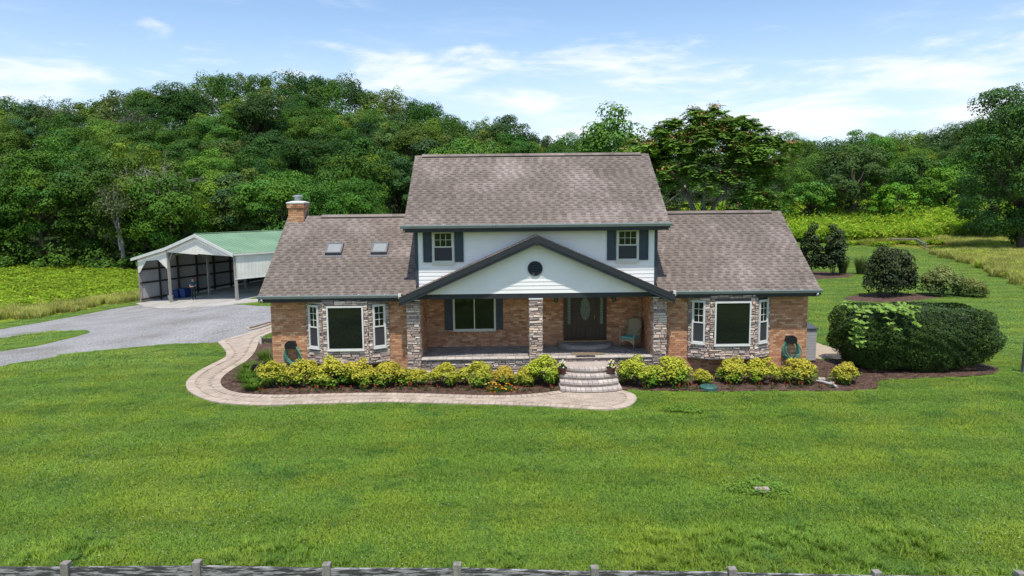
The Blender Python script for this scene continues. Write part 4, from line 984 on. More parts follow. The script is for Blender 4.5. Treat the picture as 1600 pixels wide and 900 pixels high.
p = cam_point(1012, 300, 72); hero(p[0], p[1], 12, 3.0, 4.2, 7.4, 50, 5200, .34, (0.091, 0.188, 0.031), 'shorter green tree between the airy tree and red-seeded tree', rcl=(.16, .28))
p = cam_point(900, 300, 92); hero(p[0], p[1], 12, 4.2, 4.6, 7.0, 60, 6500, .38, (0.056, 0.128, 0.022), 'dark green tree just left of the airy light green tree', rcl=(.18, .3))
p = cam_point(1180, 300, 78); hero(p[0], p[1], 9, 3.4, 3.6, 4.6, 60, 6000, .34, (0.078, 0.180, 0.026), 'round low tree right of the red-seeded tree', rcl=(.18, .3))
p = cam_point(1600, 300, 78); hero(p[0], p[1], 19, 5.6, 9.4, 10.0, 230, 46000, .26, (0.064, 0.138, 0.029), 'tall feathery dark tree rising at the right edge', rcl=(.12, .24), up=.4, limbs=40)
p = cam_point(1548, 300, 92); hero(p[0], p[1], 10, 4.0, 5.2, 5.2, 90, 12000, .30, (0.069, 0.143, 0.029), 'smaller feathery tree left of the tall right edge tree', rcl=(.14, .26), taper=.2)
p = cam_point(1332, 300, 118); hero(p[0], p[1], 13, 6.2, 5.6, 7.2, 130, 16000, .34, (0.067, 0.117, 0.031), 'broad dull olive tree in front of the right wood', rcl=(.14, .24))
p = cam_point(1396, 300, 112); hero(p[0], p[1], 8, 3.1, 3.4, 3.6, 60, 6000, .36, (0.128, 0.277, 0.022), 'small lime green tree beyond the old rail fence', rcl=(.18, .3))
p = cam_point(1478, 300, 118); hero(p[0], p[1], 9, 4.2, 3.8, 4.6, 70, 7500, .38, (0.117, 0.247, 0.026), 'bright spreading tree right of the small lime tree', rcl=(.16, .28))
p = cam_point(1270, 300, 116); hero(p[0], p[1], 8, 3.6, 3.4, 4.2, 60, 6000, .36, (0.087, 0.203, 0.026), 'rounded green tree at the wood edge beside right roof', rcl=(.18, .3))
p = cam_point(1440, 300, 126); hero(p[0], p[1], 10, 4.0, 4.6, 5.4, 70, 7500, .38, (0.067, 0.150, 0.026), 'dark tree between the lime tree and the bright spreading tree', rcl=(.18, .3))
# ------------------------------------------------------------------ shrubs
def mound(name, a, b, h, nl, leaf, top, low, ncl=40, mt='leafs', seedcol=.14, up=.7, z0=.34):
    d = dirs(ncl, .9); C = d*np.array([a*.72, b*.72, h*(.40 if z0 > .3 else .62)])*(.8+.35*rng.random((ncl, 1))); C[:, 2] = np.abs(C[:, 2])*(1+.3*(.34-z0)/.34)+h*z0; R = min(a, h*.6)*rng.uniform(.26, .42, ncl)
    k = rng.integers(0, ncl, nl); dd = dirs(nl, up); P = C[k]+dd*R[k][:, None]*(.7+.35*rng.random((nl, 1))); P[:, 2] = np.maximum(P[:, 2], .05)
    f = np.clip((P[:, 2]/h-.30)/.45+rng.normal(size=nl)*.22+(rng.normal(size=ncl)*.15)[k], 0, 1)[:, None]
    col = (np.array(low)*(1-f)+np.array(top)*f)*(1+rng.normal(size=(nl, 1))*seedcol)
    me = leaf_mesh(name, P, dd+np.array([0, 0, .5])+rng.normal(size=(nl, 3))*.4, leaf*rng.uniform(.7, 1.3, nl), np.clip(col, .004, .8), .55, .14); me.materials.append(MT[mt])
    st = MB()
    for i in range(12):
        c = Vector(C[i % ncl]); st.tube([(c.x*.12, c.y*.12, 0), (c.x*.5, c.y*.5, c.z*.55), tuple(c)], [.014, .010, .005], 4)
    sm = bpy.data.meshes.new(name+'_stem'); sm.from_pydata(st.v, [], st.f); sm.materials.append(MT['bark']); return me, sm
YT, YG = (.50, .46, .055), (.11, .225, .022)
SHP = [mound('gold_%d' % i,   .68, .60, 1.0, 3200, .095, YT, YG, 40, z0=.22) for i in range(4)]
def shrub(x, y, s, k, label, name='golden_shrub', cat='shrub', group='golden shrubs along the house front', tint=(1, 1, 1), P=None, sz=1.0):
    P = P or SHP; t = thing(name, label, cat, (x, y, gz(x, y)+.02), random.uniform(0, 6.28), group); t.scale = (s, s, s*sz*(.82 if P is SHP else 1)); c = ob('foliage', P[k % len(P)][0], None, t); c.color = (*tint, 1); ob('stem', P[k % len(P)][1], None, t); return t
for i, (x, y, s, lab, tint) in enumerate([
    (-9.18, -.78, .98, 'golden shrub below the left hose, first from the house corner', (.92, .95, .9)), (-8.15, -.85, 1.0, 'golden shrub below the left edge of the left bay', (1, 1, 1)),
    (-7.05, -.95, 1.08, 'large golden shrub under left half of the left picture window', (1, 1.02, 1)), (-6.05, -.98, 1.06, 'golden shrub under right half of the left picture window', (1.05, 1, 1)),
    (-5.12, -.98, .98, 'golden shrub between the left bay and left column', (1.02, .98, 1)), (-4.15, -1.08, .68, 'small golden shrub in front of the left column', (1, 1, 1)),
    (-3.22, -1.12, .88, 'golden shrub right of the small one, below left porch end', (1, 1.03, .9)), (-2.18, -1.18, .98, 'golden shrub below the porch window centre', (.98, 1.02, 1)),
    (-1.22, -1.08, .74, 'pinkish golden shrub just left of the middle column', (1.08, .9, 1.1)), (-.42, -1.12, .72, 'small golden shrub in front of the middle column', (1, .97, 1)),
    (.17, -1.05, 1.10, 'tall lime golden shrub left of the front steps', (.9, 1.08, .9)), (3.42, -1.35, 1.14, 'tall golden shrub right of the front steps', (.92, 1.05, .9)),
    (4.48, -1.45, 1.12, 'large golden shrub in front of the right column', (.94, 1.04, .9)), (5.62, -1.35, .58, 'smallest golden shrub behind the green plastic lid', (1, 1, 1)),
    (6.70, -1.15, .92, 'golden shrub below the right picture window', (1, 1.0, 1)), (7.75, -1.25, .98, 'golden shrub below right end of the right bay', (1, 1.02, .9)),
    (8.90, -1.40, .98, 'golden shrub in front of the right hose', (1.04, .98, 1)), (10.46, -1.42, .80, 'lone golden shrub in mulch right of the house corner', (1.04, 1, 1))]):
    shrub(x, y, s, i, lab, tint=tint)
def blade_clump(name, n, h, spread, w, col, arch=.5, mt='leafs'):
    V = []; Fq = []; Cc = []
    for i in range(n):
        a = random.random()*6.283; r = spread*random.random()**.5*.35; H = h*random.uniform(.6, 1.1); out = spread*random.uniform(.3, 1); x, y = math.cos(a)*r, math.sin(a)*r; ca, sa = math.cos(a+random.uniform(-.4, .4)), math.sin(a+random.uniform(-.4, .4)); b = len(V); k = random.uniform(.75, 1.25)
        for s in (0, .35, .7, 1.0):
            ww = w*(1-s*.85)/2; px, py = x+ca*out*s**1.6, y+sa*out*s**1.6; pz = H*(s-arch*s**2.6*.6); V += [(px-sa*ww, py+ca*ww, pz), (px+sa*ww, py-ca*ww, pz)]; Cc += [tuple(c*k for c in col)]*2
        for j in range(3): Fq.append((b+2*j, b+2*j+1, b+2*j+3, b+2*j+2))
    me = np_mesh(name, np.array(V), np.array(Fq), np.array(Cc)); me.materials.append(MT[mt]); return me
def bladed(x, y, me, label, name, s=1.0, cat='plant', group=None, sz=1.0):
    t = thing(name, label, cat, (x, y, gz(x, y)+.02), random.uniform(0, 6.28), group); t.scale = (s, s, s*sz); ob('leaves', me, None, t); return t
DAY = blade_clump('daylily', 130, .75, .55, .035, (.09, .16, .025)); LOWG = blade_clump('low_leaves', 220, .32, .42, .05, (.085, .16, .022), .3)
for i, (x, y, s, lab) in enumerate([(-9.85, 1.3, 1.0, 'arching daylily clump nearest the left house corner'), (-10.35, 2.5, 1.05, 'arching daylily clump behind the corner daylily'), (-10.2, 4.0, 1.1, 'arching daylily clump farthest back along the left wall'), (-10.9, 3.3, .8, 'daylily clump beside the walkway near the white stub post')]): bladed(x, y, DAY, lab, 'daylily', s)
for i, (x, y, s, lab) in enumerate([(-10.55, .55, 1.2, 'low green clump at the walkway bend, farthest back'), (-10.35, -.15, 1.1, 'low green clump in the middle of the walkway bend'), (-9.9, -.85, 1.0, 'low green clump left of the first golden shrub'), (-9.7, -1.4, .9, 'low green clump with yellow blooms at the bed corner'), (-10.75, 1.5, 1.2, 'low green clump beside the dark purple bush')]): bladed(x, y, LOWG, lab, 'low_perennial', s)
for i, (x, y, s) in enumerate([(-7.6, -.62, .9), (-6.4, -.66, 1.0), (-5.9, -.6, .8), (-5.0, -.42, 1.0), (-4.75, -.5, .8), (-8.4, -.4, .8), (-6.9, -.62, .9)]):
    bladed(x, y, DAY, 'green strap-leaved plant between golden shrubs and the left wall', 'strap_leaved_plant', s*.85, group='strap-leaved plants along the left wall')
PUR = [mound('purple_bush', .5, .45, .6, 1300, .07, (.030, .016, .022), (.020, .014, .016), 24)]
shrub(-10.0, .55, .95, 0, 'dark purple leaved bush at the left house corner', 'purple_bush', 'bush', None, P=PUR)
# ---- bedding flowers
def salvia():
    P = []; N = []; S = []; Cc = []
    for i in range(26): P.append((random.gauss(0, .07), random.gauss(0, .07), random.uniform(.03, .13))); S.append(.07); Cc.append((.05, .095, .02))
    lm = leaf_mesh('salvia_leaves', np.array(P), dirs(26)+np.array([0, 0, .8]), np.array(S), np.array(Cc)); lm.materials.append(MT['leafs']); P = []; 
    for s in range(3):
        x, y = random.gauss(0, .06), random.gauss(0, .06)
        for j in range(random.choice([4, 6, 8])): P.append((x+random.gauss(0, .012), y+random.gauss(0, .012), .12+j*.017))
    n = len(P); fm = leaf_mesh('salvia_spikes', np.array(P), dirs(n), np.full(n, .042), np.tile([.56, .12, .06], (n, 1))*(1+rng.normal(size=(n, 1))*.15)); fm.materials.append(MT['petal']); return lm, fm
SAL = [salvia() for _ in range(3)]
def flower(x, y, k, s, label, group, name='salvia', cat='flower'):
    t = thing(name, label, cat, (x, y, gz(x, y)+.03), random.uniform(0, 6.28), group); t.scale = (s, s, s); ob('leaves', SAL[k][0], None, t); ob('flower_spikes', SAL[k][1], None, t)
x = -9.35; i = 0
while x < .45:
    yy = -1.72 if x < -3.6 else (-1.85 if x < -2 else -2.02); flower(x, yy+random.uniform(-.16, .16), i % 3, random.uniform(.6, 1.05), 'small red salvia in the row along the left bed front', 'red salvias in the left bed'); x += random.uniform(.22, .42); i += 1
for x in (3.5, 4.55, 4.85, 5.2, 6.35, 7.3, 7.75, 8.3, 8.7, 9.35, 9.7): flower(x, -2.02-random.uniform(0, .12), i % 3, random.uniform(.8, 1.1), 'small red salvia in the row along the right bed front', 'red salvias in the right bed'); i += 1
def marigold(label, x, y, s, cols, group=None):
    t = thing('marigold', label, 'flower', (x, y, gz(x, y)+.03), 0, group); n = 260; d = dirs(n, 1.0); P = d*np.array([.28, .24, .22])*s*(.5+.5*rng.random((n, 1)))
    ob('leaves', leaf_mesh('leaves', P, d+np.array([0, 0, .4]), np.full(n, .055), np.tile([.05, .10, .02], (n, 1))*(1+rng.normal(size=(n, 1))*.15)), MT['leafs'], t)
    mm = MB()
    for i in range(18):
        d = dirs(1, 1.0)[0]; q = d*np.array([.29, .25, .25])*s; c = random.choice(cols); mm.lathe([(.012, -.02), (.034, .0), (.030, .014), (.008, .02)], 7, tuple(q), c)
    mm.build('blooms', MT['petal'], t)
ORG, YEL = (.72, .20, .015), (.80, .52, .03)
marigold('yellow topped marigold clump at back of the group', -1.6, -1.72, 1.0, [YEL, YEL, (.8, .6, .2)], 'marigolds left of the steps'); marigold('orange marigold clump at front left of the group', -1.45, -1.98, 1.0, [ORG, ORG, YEL], 'marigolds left of the steps'); marigold('orange and yellow marigold clump at the group right end', -1.05, -1.86, .95, [ORG, YEL], 'marigolds left of the steps')
marigold('small yellow bloom clump at the walkway bend', -9.75, -1.15, .6, [YEL])
# ---- clipped yew hedge and shrubs on the right
def hedge(x, y, a, b, h, label):
    t = thing('yew_hedge', label, 'hedge', (x, y, 0)); n = 62000; d = dirs(n, .0); e = 5.0
    r = (np.abs(d[:, 0])**e+np.abs(d[:, 1])**e+np.abs(d[:, 2])**e)**(-1/e); wob = 1+.035*np.sin(d[:, 0]*9+1)+.035*np.sin(d[:, 2]*8+d[:, 1]*7)+.02*np.sin(d[:, 0]*23+d[:, 1]*19+d[:, 2]*21)
    P = d*(r*wob*(1-.10*rng.random(n)**2))[:, None]*np.array([a, b, h/2]); zr = P[:, 2]/(h/2); sh = 1-.12*np.clip(-zr, 0, 1)-.10*np.clip(zr, 0, 1); P[:, :2] *= sh[:, None]; P[:, 2] += h/2+.06; keep = P[:, 2] > .04; P = P[keep]; d = d[keep]; n = len(P)
    f = np.clip(rng.normal(size=n)*.3+.4, 0, 1)[:, None]; col = np.array([.024, .050, .013])*(1-f)+np.array([.070, .125, .022])*f
    ob('foliage', leaf_mesh('foliage', P, d*1.0+np.array([0, 0, .25])+rng.normal(size=(n, 3))*.5, .085*rng.uniform(.6, 1.5, n), col, .35, .05, d+np.array([0, 0, .35])+rng.normal(size=(n, 3))*.5), MT['needle'], t)
    m = MB()
    for i in range(9): xx = -a*.7+a*1.4*i/8; m.tube([(xx*.8, 0, 0), (xx, .1, h*.6)], [.05, .03], 5)
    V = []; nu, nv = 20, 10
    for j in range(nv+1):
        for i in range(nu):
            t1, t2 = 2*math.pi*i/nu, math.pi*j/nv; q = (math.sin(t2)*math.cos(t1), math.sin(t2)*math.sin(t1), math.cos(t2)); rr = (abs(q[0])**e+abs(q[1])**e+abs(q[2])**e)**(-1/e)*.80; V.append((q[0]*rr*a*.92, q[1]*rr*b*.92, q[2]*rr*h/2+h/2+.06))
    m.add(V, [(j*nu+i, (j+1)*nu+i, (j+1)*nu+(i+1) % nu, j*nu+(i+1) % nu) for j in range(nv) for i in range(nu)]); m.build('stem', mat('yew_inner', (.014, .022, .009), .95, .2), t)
hedge(14.05, 1.0, 2.72, 1.55, 2.25, 'large dark clipped yew hedge right of the house')
def vine():
    t = thing('vine', 'light green vine spilling over the hedge top left', 'vine', (12.6, .0, 2.0)); m = MB(); P = []; 
    for i in range(16):
        p = Vector((-1.15+random.uniform(0, 1.5), random.uniform(-.15, .75), .28)); pts = [p]; d = Vector((random.uniform(-.3, 1), random.uniform(-1, .2), 0)).normalized()
        for j in range(7):
            p = p+d*.14+Vector((random.gauss(0, .04), random.gauss(0, .04), 0)); z = .30+.08*math.sin(j*1.1+i); 
            if p.y < -.55: z -= (-.55-p.y)*1.2
            if p.x < -1.0: z -= (-1.0-p.x)*1.6
            p.z = z; pts.append(p.copy()); P += [p+Vector((random.gauss(0, .06), random.gauss(0, .06), random.uniform(0, .06))) for _ in range(4)]
        m.tube(pts, .007, 4)
    for i in range(7):
        p = Vector((-1.35+random.uniform(-.1, .1), random.uniform(-.9, -.2), .15))
        for j in range(6): p = p+Vector((random.uniform(-.05, .02), random.uniform(-.05, .02), -.16)); P += [p+Vector((random.gauss(0, .06), random.gauss(0, .06), 0)) for _ in range(4)]
    m.build('stem', MT['bark'], t); P = np.array([tuple(p) for p in P]); n = len(P)
    ob('leaves', leaf_mesh('leaves', P, np.tile([0, -.4, 1.], (n, 1))+rng.normal(size=(n, 3))*.35, .15*rng.uniform(.7, 1.3, n), np.tile([.19, .31, .05], (n, 1))*(1+rng.normal(size=(n, 1))*.2), .85, .08), MT['leafs'], t)
vine()
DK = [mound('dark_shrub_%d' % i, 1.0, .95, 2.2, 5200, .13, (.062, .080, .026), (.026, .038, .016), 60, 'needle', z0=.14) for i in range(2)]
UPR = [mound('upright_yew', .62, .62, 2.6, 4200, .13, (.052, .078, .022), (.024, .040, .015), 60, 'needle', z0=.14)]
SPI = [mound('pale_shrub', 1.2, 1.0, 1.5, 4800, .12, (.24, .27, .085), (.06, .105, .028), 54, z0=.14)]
shrub(22.8, 19.6, 1.15, 0, 'dark upright shrub with bronze tips behind the hedge', 'dark_shrub', 'shrub', 'shrubs behind the hedge', P=DK, sz=1.22)
shrub(24.2, 20.4, 1.25, 1, 'round dark shrub right beside the bronze tipped one', 'dark_shrub', 'shrub', 'shrubs behind the hedge', P=DK, sz=1.12)
shrub(27.0, 19.9, 1.25, 0, 'loose pale flowering shrub right of the dark shrubs', 'pale_shrub', 'shrub', 'shrubs behind the hedge', P=SPI, sz=.95)
shrub(28.5, 19.2, .8, 0, 'low pale flowering shrub farthest right behind the hedge', 'pale_shrub', 'shrub', 'shrubs behind the hedge', P=SPI, sz=.95, tint=(1.1, 1.05, 1))
shrub(24.4, 33.8, 1.6, 0, 'upright dark yew nearest the right roof end', 'upright_yew', 'shrub', 'upright yews beyond the right roof', P=UPR); shrub(25.9, 32.8, 1.65, 0, 'upright dark yew second from the right roof end', 'upright_yew', 'shrub', 'upright yews beyond the right roof', P=UPR, sz=.95)
REED = blade_clump('ornamental_grass', 420, 1.9, .8, .03, (.09, .125, .04), .35)
bladed(28.4, 33.3, REED, 'rounded tuft of ornamental grass right of the upright yews', 'ornamental_grass', 1.0, 'grass tuft'); bladed(27.2, 33.9, REED, 'ornamental grass tuft half hidden behind the second upright yew', 'ornamental_grass', .9, 'grass tuft')
# ------------------------------------------------------------------ grass and weeds (stuff)
def scatter(name, pts, rot, scl, source, label, cat):
    me = bpy.data.meshes.new(name); me.vertices.add(len(pts)); me.vertices.foreach_set('co', np.asarray(pts, np.float32).ravel())
    for nm, arr in (('rot', rot), ('scl', scl)):
        a = me.attributes.new(nm, 'FLOAT_VECTOR', 'POINT'); a.data.foreach_set('vector', np.asarray(arr, np.float32).ravel())
    me.update(); o = bpy.data.objects.new(name, me); link(o); tag(o, label, cat, kind='stuff')
    ng = bpy.data.node_groups.new(name+'_nodes', 'GeometryNodeTree'); ng.interface.new_socket('Geometry', in_out='INPUT', socket_type='NodeSocketGeometry'); ng.interface.new_socket('Geometry', in_out='OUTPUT', socket_type='NodeSocketGeometry')
    N = ng.nodes.new; L = ng.links.new; gi = N('NodeGroupInput'); go = N('NodeGroupOutput'); ip = N('GeometryNodeInstanceOnPoints'); oi = N('GeometryNodeObjectInfo'); oi.inputs['Object'].default_value = source
    L(gi.outputs[0], ip.inputs['Points']); L(oi.outputs['Geometry'], ip.inputs['Instance'])
    for nm, sock in (('rot', 'Rotation'), ('scl', 'Scale')):
        na = N('GeometryNodeInputNamedAttribute'); na.data_type = 'FLOAT_VECTOR'; na.inputs['Name'].default_value = nm; L(na.outputs[0], ip.inputs[sock])
    L(ip.outputs[0], go.inputs[0]); md = o.modifiers.new('scatter', 'NODES'); md.node_group = ng; return o
def tuft_mesh(name, n, size, h, w, cols, jit=.3, bend=.5, cl=0):
    if cl:
        c = rng.uniform(-size/2, size/2, (cl, 2)); k = rng.integers(0, cl, n); xy = c[k]+rng.normal(size=(n, 2))*.035
    else: xy = rng.uniform(-size/2, size/2, (n, 2))
    az = rng.random(n)*6.283; H = h*rng.uniform(.5, 1.25, n); ln = bend*H*rng.uniform(.2, 1.2, n); t = np.column_stack([np.cos(az), np.sin(az)]); s = np.column_stack([-t[:, 1], t[:, 0]]); W = (w*rng.uniform(.6, 1.3, n))[:, None]
    z0 = np.zeros((n, 1)); A = np.column_stack([xy-s*W/2, z0]); B = np.column_stack([xy+s*W/2, z0]); m = xy+t*ln[:, None]*.35; Cc = np.column_stack([m+s*W*.4, H*.62]); D = np.column_stack([m-s*W*.4, H*.62]); T = np.column_stack([xy+t*ln[:, None], H])
    V = np.stack([A, B, Cc, D, T], 1).reshape(-1, 3); b = np.arange(n)[:, None]*5; F1 = np.concatenate([b+np.array([[0, 1, 2]]), b+np.array([[0, 2, 3]]), b+np.array([[3, 2, 4]])], 1).reshape(-1, 3)
    cols = np.array(cols); cc = cols[rng.integers(0, len(cols), n)]*(1+rng.normal(size=(n, 1))*.16); return np_mesh(name, V, F1, np.repeat(np.clip(cc, .004, .6), 5, 0))
def grass_tint(t, cc):
    geo = t.n('ShaderNodeNewGeometry'); pos = geo.outputs['Position']
    cc = t.mix(t.rng(t.noise(pos, .30, 6, .70), .43, .62), cc, t.mix(1., cc, (1.36, 1.13, .95), 'MULTIPLY'))
    cc = t.mix(t.rng(t.noise(pos, .75, 6, .72), .50, .66), cc, t.mix(1., cc, (.60, .74, .9), 'MULTIPLY'))
    cc = t.mix(t.rng(t.noise(pos, 1.6, 4, .6), .60, .78, 0, .6), cc, (.30, .29, .07))
    sx = t.n('ShaderNodeSeparateXYZ'); t.l(pos, sx.inputs[0])          # faint mower passes
    w = t.m('SINE', t.m('ADD', t.m('MULTIPLY', sx.outputs[1], 3.1), t.m('MULTIPLY', t.noise(pos, .12, 2), 5.0)))
    return t.mix(1., cc, t.rng(w, -.5, .5, .93, 1.07), 'MULTIPLY')
MT['grass'] = leaf_mat('grass_blade', .25, False, grass_tint, gloss=.05); MT['weed'] = leaf_mat('weed_leaf', .35, False, gloss=0., wnoise=.3)
def src(name, me, mt): me.materials.append(MT[mt]); o = bpy.data.objects.new(name, me); return o
GC = [(.172, .296, .034), (.200, .322, .040), (.145, .268, .034), (.228, .330, .055), (.158, .280, .034)]
lawn_src = src('lawn_patch', tuft_mesh('lawn_patch', 3000, 1.15, .050, .012, GC, bend=1.3), 'grass')
edge_src = src('edge_patch', tuft_mesh('edge_patch', 210, .30, .05, .012, GC, bend=1.3), 'grass')
tall_src = src('tall_patch', tuft_mesh('tall_patch', 1700, 1.15, .19, .013, GC, bend=.8, cl=60), 'grass')
gold_src = src('gold_patch', tuft_mesh('gold_patch', 1500, 2.4, .75, .028, [(.54, .45, .19), (.60, .50, .22), (.44, .43, .12), (.30, .38, .06), (.26, .36, .05)], bend=.55, cl=90), 'weed')
def weed_patch(name, n, size, h, leaf, cols, cl):
    C = np.column_stack([rng.uniform(-size/2, size/2, (cl, 2)), rng.uniform(.2, 1.0, cl)*h]); k = rng.integers(0, cl, n); P = C[k]+rng.normal(size=(n, 3))*np.array([.24, .24, .20])*h; P[:, 2] = np.abs(P[:, 2]); cols = np.array(cols)
    cc = cols[rng.integers(0, len(cols), cl)][k]*(1+rng.normal(size=(n, 1))*.15); return leaf_mesh(name, P, dirs(n, .7)*.7+np.array([0, 0, .8]), leaf*rng.uniform(.6, 1.3, n), np.clip(cc, .004, .6), .55, .1)
weed_src = src('weed_patch', weed_patch('weed_patch', 1500, 2.6, .42, .22, [(.23, .35, .034), (.28, .39, .04), (.17, .29, .03), (.34, .38, .06)], 60), 'weed')
thick_src = src('thicket_patch', weed_patch('thicket_patch', 2600, 4.2, 1.5, .34, [(.26, .40, .034), (.32, .45, .04), (.17, .30, .03), (.38, .46, .06), (.20, .34, .04)], 70), 'weed')
def vis(x, y, m=110):
    v = np.column_stack([x, y, ground(x, y)])-CAM_POS; z = v@CF; px = 800+FPX*(v@CR)/np.maximum(z, .1); py = 450-FPX*(v@CU)/np.maximum(z, .1); return (z > 4) & (px > -m) & (px < 1600+m) & (py < 985), z
def grid_pts(x0, x1, y0, y1, sp):
    X, Y = np.meshgrid(np.arange(x0, x1, sp), np.arange(y0, y1, sp)); x = X.ravel()+rng.uniform(-.18, .18, X.size)*sp; y = Y.ravel()+rng.uniform(-.18, .18, X.size)*sp; v, z = vis(x, y); return x[v], y[v], z[v]
KEEP_OUT = [WALK, MULCH_L, MULCH_R, MULCH_B, MULCH_C, SIDEPATH, SITE, APRON, FIELD_L, FIELD_R]
def grow(p, m):                                     # push a polygon outwards by about m
    P = np.array(p); c = P.mean(0); d = P-c; return [tuple(q) for q in c+d*(1+m/np.maximum(np.linalg.norm(d, axis=1, keepdims=True), .5))]
def is_lawn(x, y, r=.0):
    bad = np.zeros(len(x), bool)
    offs = [(0, 0)]+([(r*math.cos(a), r*math.sin(a)) for a in np.arange(0, 6.2, .785)] if r else [])
    for dx, dy in offs:
        for p in KEEP_OUT: bad |= in_poly(x+dx, y+dy, p)
        bad |= in_poly(x+dx, y+dy, DRIVE) & ~in_poly(x+dx, y+dy, ISLAND)
    return ~bad
def lawn():
    sets = []
    for y0, y1, sp, s, zs in ((-17.5, 3, .80, 1.0, 1.0), (3, 30, 1.25, 1.45, .95), (30, 80, 2.2, 2.4, .9)):
        x, y, z = grid_pts(-42, 52, y0, y1, sp); ok = is_lawn(x, y, .5*s); sets.append((x[ok], y[ok], s, zs))
        e = ~ok & is_lawn(x, y)                      # small patches fill the edges
        xe, ye = x[e], y[e]
        if len(xe):
            ke = int(36*s*s); xx = np.repeat(xe, ke)+rng.uniform(-.65, .65, len(xe)*ke)*s; yy = np.repeat(ye, ke)+rng.uniform(-.65, .65, len(xe)*ke)*s; o2 = is_lawn(xx, yy, .10); sets.append((xx[o2], yy[o2], .24, .95))
        xb, yb = x[~ok & ~e], y[~ok & ~e]
        if len(xb):
            ke = int(24*s*s); xx = np.repeat(xb, ke)+rng.uniform(-.65, .65, len(xb)*ke)*s; yy = np.repeat(yb, ke)+rng.uniform(-.65, .65, len(xb)*ke)*s; o2 = is_lawn(xx, yy, .10); sets.append((xx[o2], yy[o2], .24, .95))
    for nm, S_, so, lab in (('lawn_grass', [q for q in sets if q[2] > .5], lawn_src, 'short mown green grass of the front lawn'), ('edge_grass', [q for q in sets if q[2] < .5], edge_src, 'short grass fringing the walkway, beds and driveway')):
        x = np.concatenate([a[0] for a in S_]); y = np.concatenate([a[1] for a in S_]); s = np.concatenate([np.full(len(a[0]), a[2] if a[2] > .5 else 1.) for a in S_]); zs = np.concatenate([np.full(len(a[0]), a[3]) for a in S_]); n = len(x); print(nm, n)
        scatter(nm, np.column_stack([x, y, ground(x, y)]), np.column_stack([np.zeros(n), np.zeros(n), rng.random(n)*6.283]), np.column_stack([s, s, zs*rng.uniform(.75, 1.2, n)]), so, lab, 'grass')
    x, y, z = grid_pts(-14, 14, -17.5, -11.5, .8); pr = rng.random(len(x)) < np.clip((-11.8-y)/3.2, 0, 1); x, y = x[pr], y[pr]; n = len(x)
    scatter('tall_grass', np.column_stack([x, y, ground(x, y)]), np.column_stack([np.zeros(n), np.zeros(n), rng.random(n)*6.283]), np.column_stack([np.ones(n), np.ones(n), rng.uniform(.45, .9, n)]), tall_src, 'taller unmown grass along the front fence', 'grass')
lawn()
def fields():
    def put(name, poly, x0, x1, y0, y1, sp, source, label, cond=None, sc=(1, 1), lim=400):
        x, y, z = grid_pts(x0, x1, y0, y1, sp); ok = in_poly(x, y, poly) & (z < lim)
        if cond is not None: ok &= cond(x, y)
        x, y = x[ok], y[ok]; n = len(x); s = rng.uniform(.8, 1.2, n)
        scatter(name, np.column_stack([x, y, ground(x, y)]), np.column_stack([np.zeros(n), np.zeros(n), rng.random(n)*6.283]), np.column_stack([s*sc[0], s*sc[0], s*sc[1]]), source, label, 'weeds'); print(name, n)
    edge = np.array(FIELD_L[1:10]); 
    def dl(x, y):
        d = np.full(len(x), 1e9)
        for (ax, ay), (bx, by) in zip(FIELD_L[1:9], FIELD_L[2:10]):
            t = np.clip(((x-ax)*(bx-ax)+(y-ay)*(by-ay))/((bx-ax)**2+(by-ay)**2), 0, 1); d = np.minimum(d, np.hypot(x-ax-t*(bx-ax), y-ay-t*(by-ay)))
        return d
    put('meadow_weeds', FIELD_L, -110, 0, 22, 100, 1.75, weed_src, 'bright green broad leaved weeds of the left meadow', lambda x, y: (dl(x, y) > 5.0) & (y < 67.5+3*np.sin(x*.3)))
    put('dry_meadow_grass', FIELD_L, -70, -8, 20, 70, 1.35, gold_src, 'tan dry grass strip between driveway and left meadow', lambda x, y: (dl(x, y) < 6.0) & (rng.random(len(x)) < .75), (.8, .75))
    put('golden_field_grass', FIELD_R, 25, 110, 10, 72, 1.7, gold_src, 'golden tall grass of the right field', lambda x, y: (y < 71) & (np.hypot((x-48.0)*.8, y-60.0) > 6.5), (1, .8))
    put('green_field_weeds', FIELD_R, 25, 120, 10, 78, 2.4, weed_src, 'green weeds mixed into the golden right field', lambda x, y: rng.random(len(x)) < .55, (1.0, 1.0))
    put('weed_thicket', FIELD_R, 10, 125, 68, 128, 2.7, thick_src, 'dense lime green weed thicket behind the right lawn', lambda x, y: (y > 70+1.5*np.sin(x*.35)) & (np.hypot(x+1.1, y+25) < 150), (1, 1.0))
fields()
def clover():
    n = 3200; x = rng.uniform(-24, 20, n*4); y = rng.uniform(-14, 8, n*4); v, z = vis(x, y); dens = np.sin(x*.45+1)*np.sin(y*.7+.5)+.7*np.sin(x*1.1-y*.9)+.5*(x < -6)+rng.normal(size=len(x))*.5; ok = v & is_lawn(x, y, .1) & (dens > .75); x, y = x[ok][:n], y[ok][:n]; n = len(x)
    P = np.column_stack([x, y, ground(x, y)+rng.uniform(.05, .10, n)]); r = rng.uniform(.008, .013, n)[:, None]; o = np.array([[1, 0, 0], [0, 1, 0], [-1, 0, 0], [0, -1, 0], [0, 0, 1]]); V = (P[:, None]+o[None]*r[:, None]).reshape(-1, 3); b = np.arange(n)[:, None]*5
    Fq = np.concatenate([b+np.array([[i, (i+1) % 4, 4]]) for i in range(4)], 1).reshape(-1, 3); ob_ = ob('clover_flowers', np_mesh('clover_flowers', V, Fq, np.tile([.5, .5, .42], (len(V), 1))), MT['petal']); tag(ob_, 'tiny white clover blossoms sprinkled through the lawn', 'flowers', kind='stuff')
clover()
